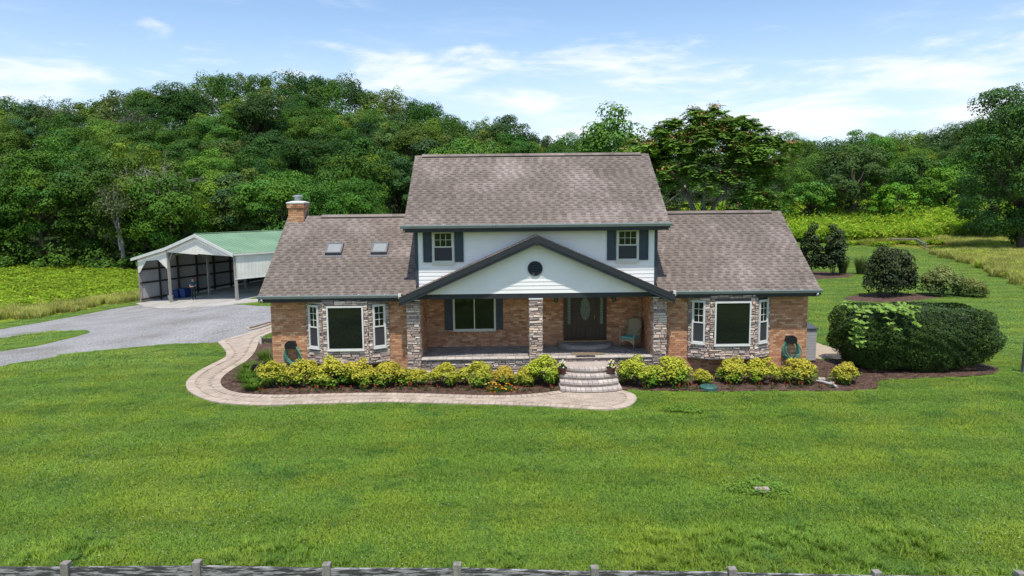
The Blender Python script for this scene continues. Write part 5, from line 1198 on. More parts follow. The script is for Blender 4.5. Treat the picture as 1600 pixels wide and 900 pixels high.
def clover_patch(x, y, r, label):
    n = 1500; a = rng.random(n)*6.283; q = r*rng.random(n)**.8*(1+.25*np.sin(a*3+x)); P = np.column_stack([x+np.cos(a)*q*1.25, y+np.sin(a)*q, .06+rng.random(n)*.07]); 
    o = ob('clover_patch', leaf_mesh('clover_patch', P, np.tile([0, 0, 1.], (n, 1))+rng.normal(size=(n, 3))*.35, .045*rng.uniform(.7, 1.3, n), np.tile([.15, .27, .03], (n, 1))*(1+rng.normal(size=(n, 1))*.15), .9), MT['leafs']); tag(o, label, 'clover', kind='stuff')
clover_patch(4.4, -10.3, .52, 'bright clover patch around the flat stone on the lawn'); clover_patch(4.2, -4.35, .45, 'dark clover patch on the lawn right of the walkway end')
def mulch_chips():
    n = 7000; x = rng.uniform(-12, 17, n*3); y = rng.uniform(-2.6, 3, n*3); ok = (in_poly(x, y, MULCH_L) | in_poly(x, y, MULCH_R)); x, y = x[ok][:n], y[ok][:n]; n = len(x)
    P = np.column_stack([x, y, np.full(n, .036)+rng.random(n)*.02]); col = np.array([[.07, .042, .03], [.10, .062, .045], [.045, .028, .02], [.14, .10, .075]])[rng.integers(0, 4, n)]
    o = ob('mulch_chips', leaf_mesh('mulch_chips', P, np.tile([0, 0, 1.], (n, 1))+rng.normal(size=(n, 3))*.4, .07*rng.uniform(.5, 1.4, n), col, .4, .05), MT['leafs']); tag(o, 'loose bark chips lying over the mulch beds', 'mulch', kind='stuff')
mulch_chips()
# ------------------------------------------------------------------ carport
ribbed = mat('white_ribbed_metal', (.76, .73, .66), .5, .06, 1.2, spec=.4); galv = mat('wall_sheet', (.40, .405, .40), .5, .12, 1.0, spec=.4, stretch=(1, 1, .25)); greenm = mat('green_metal_roof', (.175, .29, .165), .42, .08, .6, spec=.45, col2=(.22, .33, .20), c2scale=.3); timber = mat('grey_timber', (.30, .275, .24), .9, .2, 3, stretch=(4, 4, .5)); darkwood = mat('dark_girt', (.055, .045, .038), .9, .2, 3)
carport = thing('carport', 'white gabled carport with green metal roof and lean-to bay', 'carport', cp(0, 0, gz(*cp(0, 0)[:2])))
CPO = Vector(carport.location)
def cpv(s, d, z): return Vector(cp(s, d, z))-CPO
CLEN = 13.5; ZA, ZRE, ZLB, ZLE = 4.13, 2.89, 2.96, 1.87; SR, SLB, SLE = 5.15, -4.95, -11.1
def roof_plane(s0, z0, s1, z1, name, lab=None):
    m = MB(); g = Vector((*CP_G, 0)); dd = Vector((*CP_D, 0)); A, B = cpv(s0, -.12, z0), cpv(s1, -.12, z1); L = dd*(CLEN+.2); n = (B-A).cross(L).normalized(); n = n if n.z > 0 else -n
    m.obox(A, B-A, L, n*.03); r = m.build(name, greenm, carport, label=lab); mb = MB(); k = 0.0
    while k < CLEN+.15:
        mb.obox(A+dd*k+n*.031, B-A, dd*.045, n*.022); k += .30
    mb.build('roof_ribs', greenm, r, kind='stuff'); return r
roof_plane(0, ZA, SR+.12, ZRE-.03, 'roof', 'green ribbed metal roof slope'); roof_plane(0, ZA, SLB, ZLB, 'roof'); roof_plane(SLB, ZLB, SLE-.1, ZLE-.02, 'lean_to_roof')
m = MB(); m.bar(cpv(0, -.14, ZA+.05), cpv(0, CLEN+.1, ZA+.05), .34, .035); m.build('ridge_cap', greenm, carport)
for a, b in (((0, ZA), (SR+.12, ZRE-.03)), ((0, ZA), (SLB, ZLB)), ((SLB, ZLB), (SLE-.1, ZLE-.02))):
    m = MB(); m.bar(cpv(a[0], -.16, a[1]-.10), cpv(b[0], -.16, b[1]-.10), .05, .22); m.build('rake_trim', MT['white'], carport)
m = MB(); m.bar(cpv(SR+.12, -.12, ZRE-.09), cpv(SR+.12, CLEN, ZRE-.09), .05, .13); m.build('eave_trim', MT['white'], carport)
def ribbed_panel(pts, d0, name, mt=ribbed, lab=None, nrm_=-1):
    """flat panel in the gable plane at depth d0 with raised vertical ribs; pts (s,z) CCW"""
    m = MB(); n = len(pts); P = [cpv(s, d0, z) for s, z in pts]; Q = [cpv(s, d0+.03, z) for s, z in pts]; m.add(P+Q, [tuple(range(n)), tuple(range(2*n-1, n-1, -1))]+[(i, n+i, n+(i+1) % n, (i+1) % n) for i in range(n)]); o = m.build(name, mt, carport, label=lab)
    ss = [p[0] for p in pts]; mb = MB(); s = min(ss)+.1
    while s < max(ss)-.05:
        zs = []
        for (a, za), (b, zb) in zip(pts, pts[1:]+pts[:1]):
            if (a-s)*(b-s) < 0: zs.append(za+(zb-za)*(s-a)/(b-a))
        zs.sort()
        for z0, z1 in zip(zs[::2], zs[1::2]): mb.obox(cpv(s, d0-.018, z0+.01), Vector((*CP_G, 0))*.04, Vector((*CP_D, 0))*.017, Vector((0, 0, z1-z0-.02)))
        s += .28
    mb.build('ribs', mt, o, kind='stuff')
ribbed_panel([(SLB+.0, ZLB-.34), (0, ZLB-.36), (0, ZA-.08), (SLB+.05, ZLB+.02)], 0, 'gable_panel'); ribbed_panel([(0.001, ZLB-.30), (SR-.02, ZLB-.30), (SR-.02, ZRE-.03), (0.001, ZA-.08)], 0, 'gable_panel')
zl = lambda s: ZLB+(s-SLB)*(ZLB-ZLE)/(SLB-SLE)
ribbed_panel([(-10.35, zl(-10.35)-1.35), (-10.05, zl(-10.35)-1.30), (-8.7, zl(-8.7)-.55), (-6.55, zl(-6.55)-.75), (SLB, ZLB-1.75), (SLB-.001, ZLB-.02), (-10.35, zl(-10.35)-.02)], 0, 'lean_to_fascia')
m = MB(); P0, P1 = cpv(SR, .0, ZRE-1.80), cpv(SR, CLEN, ZRE-1.80); m.obox(P0, P1-P0, Vector((*CP_G, 0))*-.03, Vector((0, 0, 1.73))); sp_ = m.build('side_panel', ribbed, carport, label='white ribbed upper side panel facing the house'); mb = MB(); k = .1
while k < CLEN: mb.obox(cpv(SR, k, ZRE-1.79), Vector((*CP_D, 0))*.04, Vector((*CP_G, 0))*.018, Vector((0, 0, 1.71))); k += .28
mb.build('ribs', ribbed, sp_, kind='stuff')
m = MB(); m.bar(cpv(SR, -.02, ZRE-1.83), cpv(SR, CLEN, ZRE-1.83), .06, .06); m.build('panel_trim', MT['white'], carport)
SW = -10.3                                            # far long wall and rear wall
def sheet_wall(pa, pb, zt, name):
    m = MB(); a, b = cpv(*pa, 0), cpv(*pb, 0); u = (b-a); L = u.length; u.normalize(); n = Vector((u.y, -u.x, 0)); za, zb = gz(a.x+CPO.x, a.y+CPO.y)-CPO.z+.10, gz(b.x+CPO.x, b.y+CPO.y)-CPO.z+.10; z1a, z1b = zt[0]-CPO.z*0, zt[1]
    A = Vector((a.x, a.y, za)); B = Vector((b.x, b.y, zb)); C_ = Vector((b.x, b.y, z1b-CPO.z)); D = Vector((a.x, a.y, z1a-CPO.z)); m.add([A, B, C_, D, A+n*.03, B+n*.03, C_+n*.03, D+n*.03], [(0,3,2,1),(4,5,6,7),(0,1,5,4),(1,2,6,5),(2,3,7,6),(3,0,4,7)]); w = m.build(name, galv, carport); mb = MB(); k = .15
    while k < L-.1:
        z0 = za+(zb-za)*k/L; z1 = (z1a+(z1b-z1a)*k/L)-CPO.z; mb.obox(Vector((a.x, a.y, z0))+u*k+n*.03, u*.04, n*.02, Vector((0, 0, z1-z0))); mb.obox(Vector((a.x, a.y, z0))+u*k-n*.02, u*.04, n*.02, Vector((0, 0, z1-z0))); k += .23
    mb.build('ribs', galv, w, kind='stuff')
    for f in (.05, .42, .72):
        g = MB(); s0 = A.lerp(D, f); s1 = B.lerp(C_, f); g.bar(s0-n*.06, s1-n*.06, .07, .15); g.build('girt', darkwood, w)
        g = MB(); g.bar(s0+n*.09, s1+n*.09, .07, .15); g.build('girt', darkwood, w)
sheet_wall((SW, .05), (SW, CLEN), (1.98, 1.98), 'long_wall'); sheet_wall((SW, CLEN), (SR, CLEN), (1.98, ZRE-.05), 'rear_wall')
ribbed_panel([(SLB, ZLB-.1), (SR, ZRE-.1), (0, ZA-.1)], CLEN-.05, 'gable_panel')
def post(s, d, zt, w=.15, mt=timber, nm='post'):
    x, y, _ = cp(s, d); zb = gz(x, y)-.05-CPO.z; m = MB(); c = cpv(s, d, 0); c.z = 0; g, dd = Vector((*CP_G, 0)), Vector((*CP_D, 0)); m.obox(c-g*w/2-dd*w/2+Vector((0, 0, zb)), g*w, dd*w, Vector((0, 0, zt-CPO.z-zb))); m.build(nm, mt, carport)
for s, zt in ((-10.3, zl(-10.3)-.1), (SLB, ZLB-.1), (SR-.08, ZRE-.1)): post(s, .08, zt, .17)
for d in (3.3, 6.6, 9.9): 
    post(SLB, d, ZLB-.1); post(SR-.08, d, ZRE-.1); post(SW+.12, d, 1.9, .14, darkwood)
post(SW+.12, 1.7, 1.9, .12, darkwood); post(SW+.12, 5.0, 1.9, .12, darkwood); post(SW+.12, 8.2, 1.9, .12, darkwood)
for s, zt in ((SLB, ZLB-.12), (SR-.1, ZRE-.12)):
    m = MB(); m.bar(cpv(s, .1, zt-.12), cpv(s, CLEN, zt-.12), .10, .24); m.build('header_beam', darkwood, carport)
    for d in (0.1, 3.3, 6.6, 9.9):
        for sg in (-1, 1):
            if d+sg*.9 < 0: continue
            m = MB(); m.bar(cpv(s, d, zt-1.05), cpv(s, d+sg*.85, zt-.22), .05, .12); m.build('knee_brace', timber, carport)
m = MB(); m.bar(cpv(SLB+.1, .12, ZLB-1.0), cpv(SLB+.75, .12, ZLB-.3), .05, .10); m.build('knee_brace', timber, carport)
for d in (.1, 2.0, 4.5, 7.0, 9.5, 12):
    m = MB(); m.bar(cpv(SLB, d, ZLB-.2), cpv(SR, d, ZRE-.2), .05, .15)
    for a, b in (((SLB, ZLB-.1), (0, ZA-.14)), ((0, ZA-.14), (SR, ZRE-.1)), ((-2.4, ZLB-.2), (-1.4, ZA-.45)), ((2.4, ZRE-.2), (1.4, ZA-.45)), ((0, ZLB-.2), (0, ZA-.2))): m.bar(cpv(a[0], d, a[1]), cpv(b[0], d, b[1]), .045, .12)
    m.build('truss', darkwood, carport)
# ---- things in the carport
bluep = mat('blue_plastic', (.012, .04, .16), .45, .12, 4, spec=.4)
def tote(s, d, label, w=.62, hh=.85):
    x, y, _ = cp(s, d); t = thing('storage_bin', label, 'bin', (x, y, gz(x, y)+.035), math.atan2(CP_G[1], CP_G[0])+random.uniform(-.3, .3), 'blue bins in the carport'); m = MB(); a, b = w*.42, w*.5
    m.add([(-a, -a*.8, 0), (a, -a*.8, 0), (a, a*.8, 0), (-a, a*.8, 0), (-b, -b*.8, hh), (b, -b*.8, hh), (b, b*.8, hh), (-b, b*.8, hh)], [(0,3,2,1),(0,1,5,4),(1,2,6,5),(2,3,7,6),(3,0,4,7),(4,5,6,7)]); m.build('body', bluep, t, bevel=.04)
    m = MB(); m.box(-b-.03, b+.03, -b*.8-.03, b*.8+.03, hh-.01, hh+.05); m.add([(-b, -b*.8, hh+.05), (b, -b*.8, hh+.05), (b, b*.8, hh+.05), (-b, b*.8, hh+.05), (-b*.6, -b*.4, hh+.11), (b*.6, -b*.4, hh+.11), (b*.6, b*.4, hh+.11), (-b*.6, b*.4, hh+.11)], [(0,1,5,4),(1,2,6,5),(2,3,7,6),(3,0,4,7),(4,5,6,7)]); m.build('lid', bluep, t, bevel=.015)
tote(-8.3, 2.3, 'blue lidded bin, left of the two beside the man', .75, .62); tote(-7.45, 2.5, 'blue lidded bin closest to the standing man', .8, .70)
def bucket(s, d, label):
    x, y, _ = cp(s, d); t = thing('bucket', label, 'bucket', (x, y, gz(x, y)+.035)); m = MB(); m.lathe([(.13, 0), (.155, .34), (.165, .345), (.165, .37), (.15, .37), (.125, .03)], 16); m.build('body', MT['white'], t); m = MB(); m.tube([(.16*math.cos(a), 0, .36+.12*math.sin(a)) for a in [math.pi*k/8 for k in range(9)]], .006, 4); m.build('handle', MT['metal'], t)
bucket(-7.6, 1.4, 'white bucket beside the left carport post'); bucket(-8.4, 1.6, 'white bucket behind the first, next to the blue bins')
# ------------------------------------------------------------------ person
def person(x, y, H, rz):
    root = thing('person', 'man in dark teal polo and dark trousers standing in the carport, hands together', 'person', (x, y, gz(x, y)+.035), rz); k = H/1.75
    J = {'pelvis': (0, 0, .95, .155, .115), 'belly': (0, -.02, 1.10, .165, .135), 'chest': (0, 0, 1.30, .175, .125), 'neck': (0, .01, 1.47, .062, .062), 'head': (0, -.005, 1.58, .078, .09), 'crown': (0, 0, 1.68, .068, .08)}
    E = [('pelvis', 'belly'), ('belly', 'chest'), ('chest', 'neck'), ('neck', 'head'), ('head', 'crown')]
    for sg, n in ((-1, 'l'), (1, 'r')):
        J.update({'hip'+n: (sg*.10, 0, .88, .095, .10), 'knee'+n: (sg*.125, -.02, .49, .062, .066), 'ank'+n: (sg*.14, .02, .10, .042, .046), 'toe'+n: (sg*.16, -.12, .045, .04, .035),
                  'sh'+n: (sg*.19, 0, 1.40, .07, .07), 'elb'+n: (sg*.27, -.02, 1.12, .044, .046), 'wri'+n: (sg*.07, -.235, 1.06, .028, .03), 'hand'+n: (sg*.012, -.262, 1.05, .034, .028)})
        E += [('pelvis', 'hip'+n), ('hip'+n, 'knee'+n), ('knee'+n, 'ank'+n), ('ank'+n, 'toe'+n), ('chest', 'sh'+n), ('sh'+n, 'elb'+n), ('elb'+n, 'wri'+n), ('wri'+n, 'hand'+n)]
    names = list(J); me = bpy.data.meshes.new('person_skeleton'); me.from_pydata([tuple(c*k for c in J[n][:3]) for n in names], [(names.index(a), names.index(b)) for a, b in E], []); o = bpy.data.objects.new('person_skeleton', me); COL.objects.link(o)
    md = o.modifiers.new('skin', 'SKIN'); md.use_smooth_shade = True; sv = me.skin_vertices[0].data
    for i, n in enumerate(names): sv[i].radius = (J[n][3]*k, J[n][4]*k); sv[i].use_root = (n == 'pelvis')
    o.modifiers.new('sub', 'SUBSURF').levels = 2; o.modifiers['sub'].render_levels = 2
    dg = bpy.context.evaluated_depsgraph_get(); body = bpy.data.meshes.new_from_object(o.evaluated_get(dg)); bpy.data.objects.remove(o)
    skin = mat('skin', (.50, .27, .19), .55, .06, 20); shirt = mat('teal_shirt', (.018, .055, .085), .8, .12, 9); trou = mat('dark_trousers', (.012, .015, .024), .8, .15, 9); shoe = mat('pale_shoe', (.62, .60, .56), .6, .08, 9)
    body.materials.clear()
    for q in (skin, shirt, trou, shoe): body.materials.append(q)
    for p in body.polygons:
        c = p.center/k; arm = abs(c.x) > .21 or c.y < -.16
        if c.z < .085: p.material_index = 3
        elif c.z < .99 and not (c.y < -.18): p.material_index = 2
        elif c.z < 1.45 and not arm: p.material_index = 1
        elif arm and c.z > 1.20: p.material_index = 1
        else: p.material_index = 0
    ob('body', body, None, root)
    m = MB(); m.lathe([(.080*k, 1.60*k), (.088*k, 1.64*k), (.080*k, 1.69*k), (.05*k, 1.735*k), (.01, 1.75*k)], 14, (0, .012*k, 0), sx=.95, sy=1.1); m.build('hair', mat('grey_hair', (.10, .08, .07), .8, .1), root, smooth=True)
    m = MB(); 
    for sg in (-1, 1):
        m.lathe([(.004, -.008), (.011, 0), (.004, .008)], 8, (sg*.032*k, -.090*k, 1.60*k))
    m.build('eyes', MT['black'], root); m = MB(); m.add([(-.014, -.088, 1.565), (.014, -.088, 1.565), (0, -.118, 1.568), (0, -.09, 1.605)], [(0,1,2),(0,2,3),(1,3,2)]); m.build('nose', skin, root)
    for sg in (-1, 1): m = MB(); m.lathe([(.006, -.03), (.014, -.01), (.018, .018), (.006, .03)], 8, (sg*.082*k, .01, 1.585*k)); m.build('ear', skin, root)
    m = MB(); m.box(-.022*k, .022*k, -.096*k, -.086*k, 1.527*k, 1.534*k); m.build('mouth', mat('lips', (.32, .12, .09), .6, 0), root)
    m = MB()
    for sg in (-1, 1):
        for f in range(4):
            z = 1.078-.017*f; L = (.062, .070, .066, .052)[f]; m.tube([(sg*.03*k, -.275*k, z*k), (-sg*.01*k, -.300*k, (z-.004)*k), (-sg*(L-.01)*k, -.285*k, (z-.010)*k)], [.0095*k, .009*k, .007*k], 6)
        m.tube([(sg*.04*k, -.255*k, 1.085*k), (sg*.02*k, -.285*k, 1.105*k), (-sg*.012*k, -.297*k, 1.100*k)], [.011*k, .010*k, .008*k], 6)
    m.build('fingers', skin, root, smooth=True)
    m = MB(); m.tube([(.155*math.cos(a)*k, (.118*math.sin(a)-.005)*k, .985*k) for a in [2*math.pi*j/16 for j in range(16)]], .017*k, 5, closed=True); m.build('belt', MT['black'], root)
px_, py_ = -25.6, 30.75
person(px_, py_, 1.80, math.radians(-20))
# ------------------------------------------------------------------ fences
wood_peel, nt_, b_ = new_mat('peeling_fence_paint'); t_ = NT(nt_); g_ = t_.n('ShaderNodeNewGeometry'); mp_ = t_.n('ShaderNodeMapping'); mp_.inputs['Scale'].default_value = (1.1, 4, 9); t_.l(g_.outputs['Position'], mp_.inputs[0])
c_ = t_.mix(t_.rng(t_.noise(mp_.outputs[0], 3.2, 7, .7), .47, .56), (.055, .052, .052), (.34, .32, .32)); c_ = t_.mix(t_.rng(t_.noise(mp_.outputs[0], 9, 4, .7), .35, .7, .75, 1.2), (0, 0, 0), c_); t_.l(c_, b_.inputs['Base Color']); b_.inputs['Roughness'].default_value = .9; t_.bump(t_.noise(mp_.outputs[0], 12, 4), .5, .02, b_.inputs['Normal'])
wood_old = mat('weathered_wood', (.24, .215, .195), .95, .25, 3, .2, 40, .5, 30, stretch=(3, 3, .7))
fence = thing('board_fence', 'weathered board fence with peeling paint along the front edge', 'fence', (0, -15.7, 0)); FYY = -15.7
FX = []
for px, py in ((-102, 878), (103, 878), (307, 876), (510, 880), (714, 880), (929, 885), (1143, 887), (1371, 892), (1595, 893), (1815, 897)):
    d = CF*FPX+CR*(px-800)+CU*(450-py); tt = (FYY-CAM_POS[1])/d[1]; p = CAM_POS+d*tt; FX.append((p[0], p[2]))
for i, (x, zt) in enumerate(FX):
    m = MB(); m.obox((x-.055, -.055, -.1), (.11, 0, 0), (0, .11, 0), (random.uniform(-.01, .01), 0, zt+.1)); m.build('post', wood_old, fence, bevel=.008)
for i in range(len(FX)-1):
    (x0, z0), (x1, z1) = FX[i], FX[i+1]
    for k, dz in enumerate((.07, .50, .92)):
        m = MB(); a, b = z0-dz+random.uniform(-.008, .008), z1-dz+random.uniform(-.008, .008); m.add([(x0+.058, .058, a-.14), (x1-.058, .058, b-.14), (x1-.058, .095, b-.14), (x0+.058, .095, a-.14), (x0+.058, .058, a), (x1-.058, .058, b), (x1-.058, .095, b), (x0+.058, .095, a)], [(0,3,2,1),(4,5,6,7),(0,1,5,4),(1,2,6,5),(2,3,7,6),(3,0,4,7)])
        m = MB(); m.add([(x0+.056, -.018, a-.14), (x1-.056, -.018, b-.14), (x1-.056, .018, b-.14), (x0+.056, .018, a-.14), (x0+.056, -.018, a), (x1-.056, -.018, b), (x1-.056, .018, b), (x0+.056, .018, a)], [(0,3,2,1),(4,5,6,7),(0,1,5,4),(1,2,6,5),(2,3,7,6),(3,0,4,7)]); m.build('rail', wood_peel, fence, bevel=.004)
rf_ = thing('rail_fence', 'short remnant of old grey rail fence at the far lawn end', 'fence', (49.0, 64.0, gz(49, 64)))
def rel(px, py, d): p = cam_point(px, py, d); return Vector(p)-Vector(rf_.location)
A_, B_, C2_ = rel(1392, 373, 92.5), rel(1432, 373.5, 91.0), rel(1447, 381, 85.5)
for q in (A_, B_, C2_): m = MB(); g = gz(q.x+49, q.y+64)-rf_.location.z-.1; m.tube([(q.x, q.y, g), (q.x, q.y, q.z+.12)], .085, 7); m.build('post', wood_old, rf_)
m = MB(); q = (A_+B_)/2+Vector((.4, 0, 0)); m.tube([(q.x, q.y, gz(q.x+49, q.y+64)-rf_.location.z), (q.x, q.y, q.z)], .06, 7); m.build('post', wood_old, rf_)
for a, b in ((A_, B_), (B_, C2_)): m = MB(); m.tube([a, (a+b)/2+Vector((0, 0, -.04)), b], [.09, .08, .09], 7); m.build('rail', wood_old, rf_)
m = MB(); m.tube([B_+Vector((0, 0, -.1)), B_+(C2_-B_)*.9+Vector((-.3, -.6, -.45))], .06, 7); m.build('rail', wood_old, rf_)
gp = thing('fence_post', 'grey wooden post standing at the right edge of the lawn', 'post', (17.38, -.4, 0)); m = MB(); m.obox((-.07, -.07, -.1), (.14, 0, 0), (0, .14, 0), (.02, 0, 1.45)); m.build('shaft', wood_old, gp, bevel=.01); m = MB(); m.box(.09, 2.2, -.03, .03, .95, 1.09); m.build('rail', wood_old, gp)
# ------------------------------------------------------------------ porch things
wick = mat('wicker', (.30, .25, .16), .75, .2, 30, .2, 120, .6, 90); turq = mat('turquoise_fabric', (.13, .36, .33), .85, .08, 12)
def wicker_chair(x, y, rz):
    t = thing('wicker_chair', 'tan wicker armchair on the porch right of the door', 'chair', (x, y, PF), rz)
    for sx, sy in ((-1, -1), (1, -1)): m = MB(); m.tube([(sx*.28, sy*.26, 0), (sx*.29, sy*.27, .40), (sx*.30, sy*.26, .64)], [.020, .026, .024], 8); m.build('leg', wick, t, smooth=True)
    for sx in (-1, 1): m = MB(); m.tube([(sx*.25, .30, 0), (sx*.26, .24, .42), (sx*.27, .33, .98)], [.018, .024, .02], 8); m.build('leg', wick, t, smooth=True)
    m = MB(); m.box(-.29, .29, -.28, .26, .36, .405); m.build('seat', wick, t, bevel=.015)
    for sg in (-1, 1): m = MB(); m.tube([(sg*.30, -.27, .64), (sg*.32, -.05, .665), (sg*.30, .16, .67), (sg*.27, .29, .76)], .028, 8); m.build('arm', wick, t, smooth=True)
    m = MB(); n = 12; V = []; 
    for j in range(9):
        v = j/8; z = .42+v*.60+(.0)
        for i in range(n+1):
            u = i/n*2-1; w = .27+.04*math.sin(v*3.1); zz = z+(.07*(1-u*u) if j == 8 else 0)*1; V.append((u*w, .25+v*.11+.05*(1-u*u)-.03, zz))
    F_ = [(j*(n+1)+i, j*(n+1)+i+1, (j+1)*(n+1)+i+1, (j+1)*(n+1)+i) for j in range(8) for i in range(n)]; N1 = len(V); V += [(a, b+.03, c) for a, b, c in V]; F_ += [tuple(N1+i for i in f[::-1]) for f in F_]; m.add(V, F_); m.build('backrest', wick, t, smooth=True)
    for sx0, sx1, y0, y1 in ((-.28, .28, -.275, -.275), (-.28, -.28, -.27, .25), (.28, .28, -.27, .25)):   # arched apron below the seat
        m = MB(); P = [Vector((sx0, y0, 0)).lerp(Vector((sx1, y1, 0)), i/10) for i in range(11)]; V = [(p.x, p.y, .375) for p in P]+[(p.x, p.y, .22+.11*math.sin(math.pi*i/10)) for i, p in enumerate(P)]; d = Vector((0, .015, 0)) if y0 == y1 else Vector((.015, 0, 0)); N1 = 22; V += [tuple(Vector(v)+d) for v in V]
        F_ = [(i, i+1, 12+i, 11+i) for i in range(10)]; F_ += [tuple(N1+k for k in f[::-1]) for f in F_]+[(11+i, 12+i, N1+12+i, N1+11+i) for i in range(10)]; m.add(V, F_); m.build('apron', wick, t)
    c = thing('seat_cushion', 'turquoise cushion on the wicker porch armchair', 'cushion', (x, y, PF+.405), rz); m = MB(); m.box(-.26, .26, -.27, .22, 0, .075); m.build('cover', turq, c, bevel=.03)
wicker_chair(3.55, 1.08, R_(-38))
def rugs():
    m = MB(); m.box(-.57, .57, -.20, .20, 0, .014); o = m.build('doormat', mat('coir_mat', (.20, .15, .10), .95, .15, 12, .2, 80), bevel=.004); o.location = (1.86, .28, PF); tag(o, 'brown woven doormat on the shaded porch floor', 'mat')
    t = thing('rubber_mat', 'black rubber mat on the sunlit porch edge above the steps', 'mat', (1.74, -.18, PF+.003)); m = MB(); m.box(-.34, .34, -.115, .115, 0, .010); m.build('base', MT['black'], t, bevel=.003); m = MB()
    for i in range(13): m.box(-.32+i*.05, -.305+i*.05, -.10, .10, .0105, .015)
    m.build('ridges', MT['black'], t, kind='stuff')
rugs()
potm = mat('oxblood_pot', (.075, .022, .018), .4, .12, 8, spec=.5)
def pot(x, y, z, label, seed):
    t = thing('flower_pot', label, 'flower pot', (x, y, z)); m = MB(); m.lathe([(.105, 0), (.15, .19), (.168, .195), (.172, .235), (.155, .235), (.145, .20)], 18); m.build('pot', potm, t, smooth=False); n = 110; d = dirs(n, 1.0); P = d*np.array([.15, .15, .20])*(.4+.6*rng.random((n, 1)))+np.array([0, 0, .22])
    ob('leaves', leaf_mesh('leaves', P, d+np.array([0, 0, .4]), np.full(n, .075), np.tile([.05, .10, .025], (n, 1))*(1+rng.normal(size=(n, 1))*.2)), MT['leafs'], t); n = 34; d = dirs(n, 1.0); P = d*np.array([.14, .14, .24])+np.array([0, 0, .25])
    ob('petals', leaf_mesh('petals', P, d+np.array([0, -.5, .6]), np.full(n, .065), np.array([[.75, .72, .55], [.72, .62, .12], [.78, .76, .68]])[rng.integers(0, 3, n)], .9), MT['petal'], t)
pot(.80, -1.50, .470, 'oxblood flower pot on the left of the steps', 1); pot(2.45, -1.55, .470, 'oxblood flower pot on the right of the steps', 2)
# ------------------------------------------------------------------ hoses
hosem = mat('green_hose', (.07, .26, .19), .45, .12, 6, spec=.4, col2=(.14, .40, .31), c2scale=7)
def hose(x, z, side, lr):
    t = thing('hose_hanger', f'black wall hanger for the {lr} garden hose', 'hanger', (x, -.012, z)); m = MB(); m.box(-.15, .15, -.03, 0, -.14, .12); m.build('back_plate', MT['black'], t, bevel=.02)
    m = MB(); V = []; n = 12
    for y in (-.03, -.22):
        for k in range(n+1): a = math.pi*k/n; V.append((.19*math.cos(a), y, .19*math.sin(a)-.06)); 
        for k in range(n+1): a = math.pi*k/n; V.append((.165*math.cos(a), y, .165*math.sin(a)-.06))
    N1 = 2*(n+1); F_ = []
    for k in range(n): F_ += [(k, k+1, N1+k+1, N1+k), (n+1+k, N1+n+1+k, N1+n+2+k, n+2+k), (N1+k, N1+k+1, N1+n+2+k, N1+n+1+k)]
    m.add(V, F_); m.build('saddle', MT['black'], t); m = MB(); m.prism([(.20*math.cos(math.pi*k/12), .17*math.sin(math.pi*k/12)-.02) for k in range(13)]+[(-.19, -.13), (.19, -.13)], -.235, -.22, fn=lambda a, b, c: (a, c, b)); m.build('front_flange', MT['black'], t)
    h = thing('garden_hose', f'coiled green garden hose hanging on the {lr} brick wall', 'hose', (x, -.012, z)); 
    for i in range(6):
        w = random.uniform(.27, .42)+(.06*side if i > 3 else 0); L = random.uniform(.62, .98); y = -.055-i*.026; cx = random.uniform(-.03, .03)+side*.03*i; pts = []
        for k in range(28):
            a = 2*math.pi*k/28; s, c = math.sin(a), math.cos(a)
            if s > 0: pts.append((.155*c, y, .12*s-.05))
            else: ww = .155+(w-.155)*min(1, -s*1.4)*(1-max(0, -s-.72)*2.4); pts.append((cx*-s+ww*c, y+.012*math.sin(a*3+i), -.03+L*s))
        m = MB(); m.tube(pts, .017, 6, closed=True); m.build('coil', hosem, h, smooth=True)
    m = MB(); m.tube([(.22*side, -.06, -.2), (.30*side, -.05, -.6), (.36*side, -.06, -.98), (.55*side, -.2, -1.1+.0)], .013, 6); m.build('loose_end', hosem, h, smooth=True)
hose(-8.72, 1.33, 1, 'left'); hose(9.08, 1.30, 1, 'right')
# ------------------------------------------------------------------ small garden things
greyp = mat('grey_resin', (.40, .39, .385), .6, .06, 3); lidp = mat('dark_resin', (.075, .085, .095), .55, .06, 3)
def storage(x, y):
    t = thing('outdoor_storage_bin', 'grey resin outdoor storage bin with dark lid at right wall', 'storage bin', (x, y, .03)); m = MB(); m.box(-.36, .36, -.33, .33, .05, 1.28); b = m.build('body', greyp, t, bevel=.015)
    for k in range(11): m = MB(); z = .09+k*.107; m.box(-.365, .365, -.345, -.331, z, z+.095); m.build('slat', greyp, b, bevel=.004)
    for k in range(11): m = MB(); z = .09+k*.107; m.box(.361, .375, -.325, .325, z, z+.095); m.build('slat', greyp, b, bevel=.004)
    m = MB(); m.add([(-.40, -.39, 1.29), (.40, -.39, 1.29), (.40, .36, 1.36), (-.40, .36, 1.36), (-.40, -.39, 1.345), (.40, -.39, 1.345), (.40, .36, 1.43), (-.40, .36, 1.43)], [(0,3,2,1),(4,5,6,7),(0,1,5,4),(1,2,6,5),(2,3,7,6),(3,0,4,7)]); m.build('lid', lidp, t, bevel=.012); m = MB(); m.box(-.37, .37, -.34, .34, 0, .05); m.build('base', MT['black'], t)
storage(10.42, 1.95)
t = thing('septic_lid', 'round green plastic lid at the right bed edge', 'lid', (5.62, -2.02, .02)); gl = mat('green_lid', (.045, .12, .10), .5, .1, 6); m = MB(); m.lathe([(.30, 0), (.30, .09), (.27, .12)], 28); m.build('rim', gl, t); m = MB(); m.lathe([(.262, .1205), (.22, .135), (.02, .14)], 28); m.build('cover', gl, t); m = MB()
for k in range(8): a = k*.785; m.bar((.06*math.cos(a), .06*math.sin(a), .145), (.21*math.cos(a), .21*math.sin(a), .14), .02, .012)
m.build('ribs', gl, t, kind='stuff')
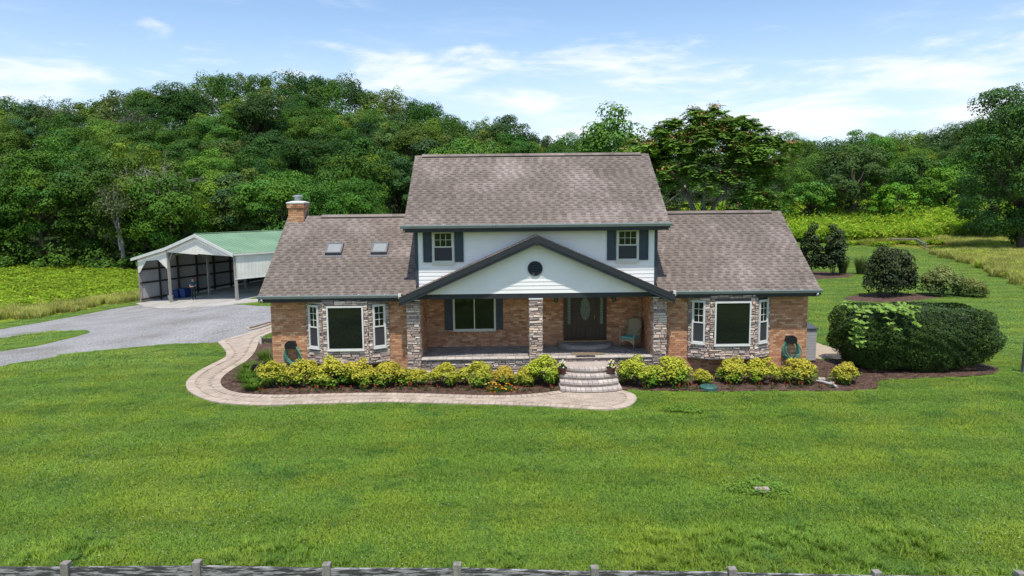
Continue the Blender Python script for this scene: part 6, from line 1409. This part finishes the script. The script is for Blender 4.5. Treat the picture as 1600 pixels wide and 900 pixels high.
t = thing('drain_pipe', 'white corrugated drain pipe curving out of the right mulch', 'pipe', (9.66, -1.75, .05)); pts = [(-.16, .36, .04), (-.05, .2, .06), (.04, 0, .06), (.14, -.22, .05), (.2, -.4, .02)]; m = MB(); m.tube(smooth_line(pts, .03), [.042+.005*(i % 2) for i in range(len(smooth_line(pts, .03)))], 10); m.build('pipe', mat('white_pipe', (.42, .42, .40), .5, .06), t, smooth=False)
def rock(x, y, s, label, group=None, col=(.42, .37, .33), flat=.5):
    me = bpy.data.meshes.new('rock'); bm = bmesh.new(); bmesh.ops.create_icosphere(bm, subdivisions=2, radius=1)
    for v in bm.verts: k = 1+.18*math.sin(v.co.x*5+x*3)+.15*math.sin(v.co.y*6+y*5)+random.uniform(-.06, .06); v.co = Vector((v.co.x*s*k, v.co.y*s*.7*k, v.co.z*s*flat*k))
    bm.to_mesh(me); bm.free(); o = ob('rock', me, mat('rock_%d' % int(x*100), col, .9, .2, 8, bump=.4, bscale=20)); o.location = (x, y, gz(x, y)+.03+s*flat*.4); tag(o, label, 'rock', group)
rock(9.83, -1.05, .13, 'pale flat rock in the right mulch, nearest the golden shrub', 'rocks in the right mulch'); rock(9.98, -1.5, .08, 'small pale rock beside the white drain pipe', 'rocks in the right mulch'); rock(10.05, -1.22, .07, 'tiny pale rock between the flat rock and lone shrub', 'rocks in the right mulch'); rock(11.45, .9, .14, 'pale rock at the foot of the storage bin', 'rocks in the right mulch')
m = MB(); m.add([(-.17, -.09, 0), (.16, -.10, 0), (.18, .06, 0), (-.14, .10, 0), (-.16, -.08, .12), (.15, -.09, .13), (.17, .05, .13), (-.13, .09, .12)], [(0,3,2,1),(4,5,6,7),(0,1,5,4),(1,2,6,5),(2,3,7,6),(3,0,4,7)]); o = m.build('flat_stone', mat('pink_stone', (.34, .27, .235), .9, .15, 12, bump=.3), bevel=.02); o.location = (4.35, -10.42, 0); tag(o, 'flat pinkish stone lying in the clover patch', 'stone')
t = thing('garden_edging', 'dark timber edging with a white stub post beside the walkway', 'edging', (-12.3, 7.1, 0)); m = MB(); m.box(-.05, 2.75, -.08, .08, 0, .20); m.build('timber', darkwood, t, bevel=.01); m = MB(); m.tube([(.15, -.45, 0), (.15, -.45, .42)], .05, 10); m.build('stub_post', MT['white'], t)
bl = smooth_line([(-14.35, 11.2), (-14.0, 10.4), (-13.75, 10.9), (-13.3, 12.4), (-12.2, 13.4)], .2)
m = MB(); m.tube([(x, y, gz(x, y)+.05) for x, y in bl], .06, 6); o = m.build('edging_hose', mat('tan_edging', (.42, .35, .26), .8, .1)); tag(o, 'tan curved edging strip between gravel drive and walkway', 'edging')
sheet('mulch_bed', [(-14.3, 11.2), (-14.0, 10.5), (-13.75, 10.9), (-13.3, 12.4), (-12.2, 13.4), (-12.4, 15), (-13.6, 13.6)], .028, MT['mulch'], 'small dark soil patch between gravel drive and walkway', 'mulch bed')
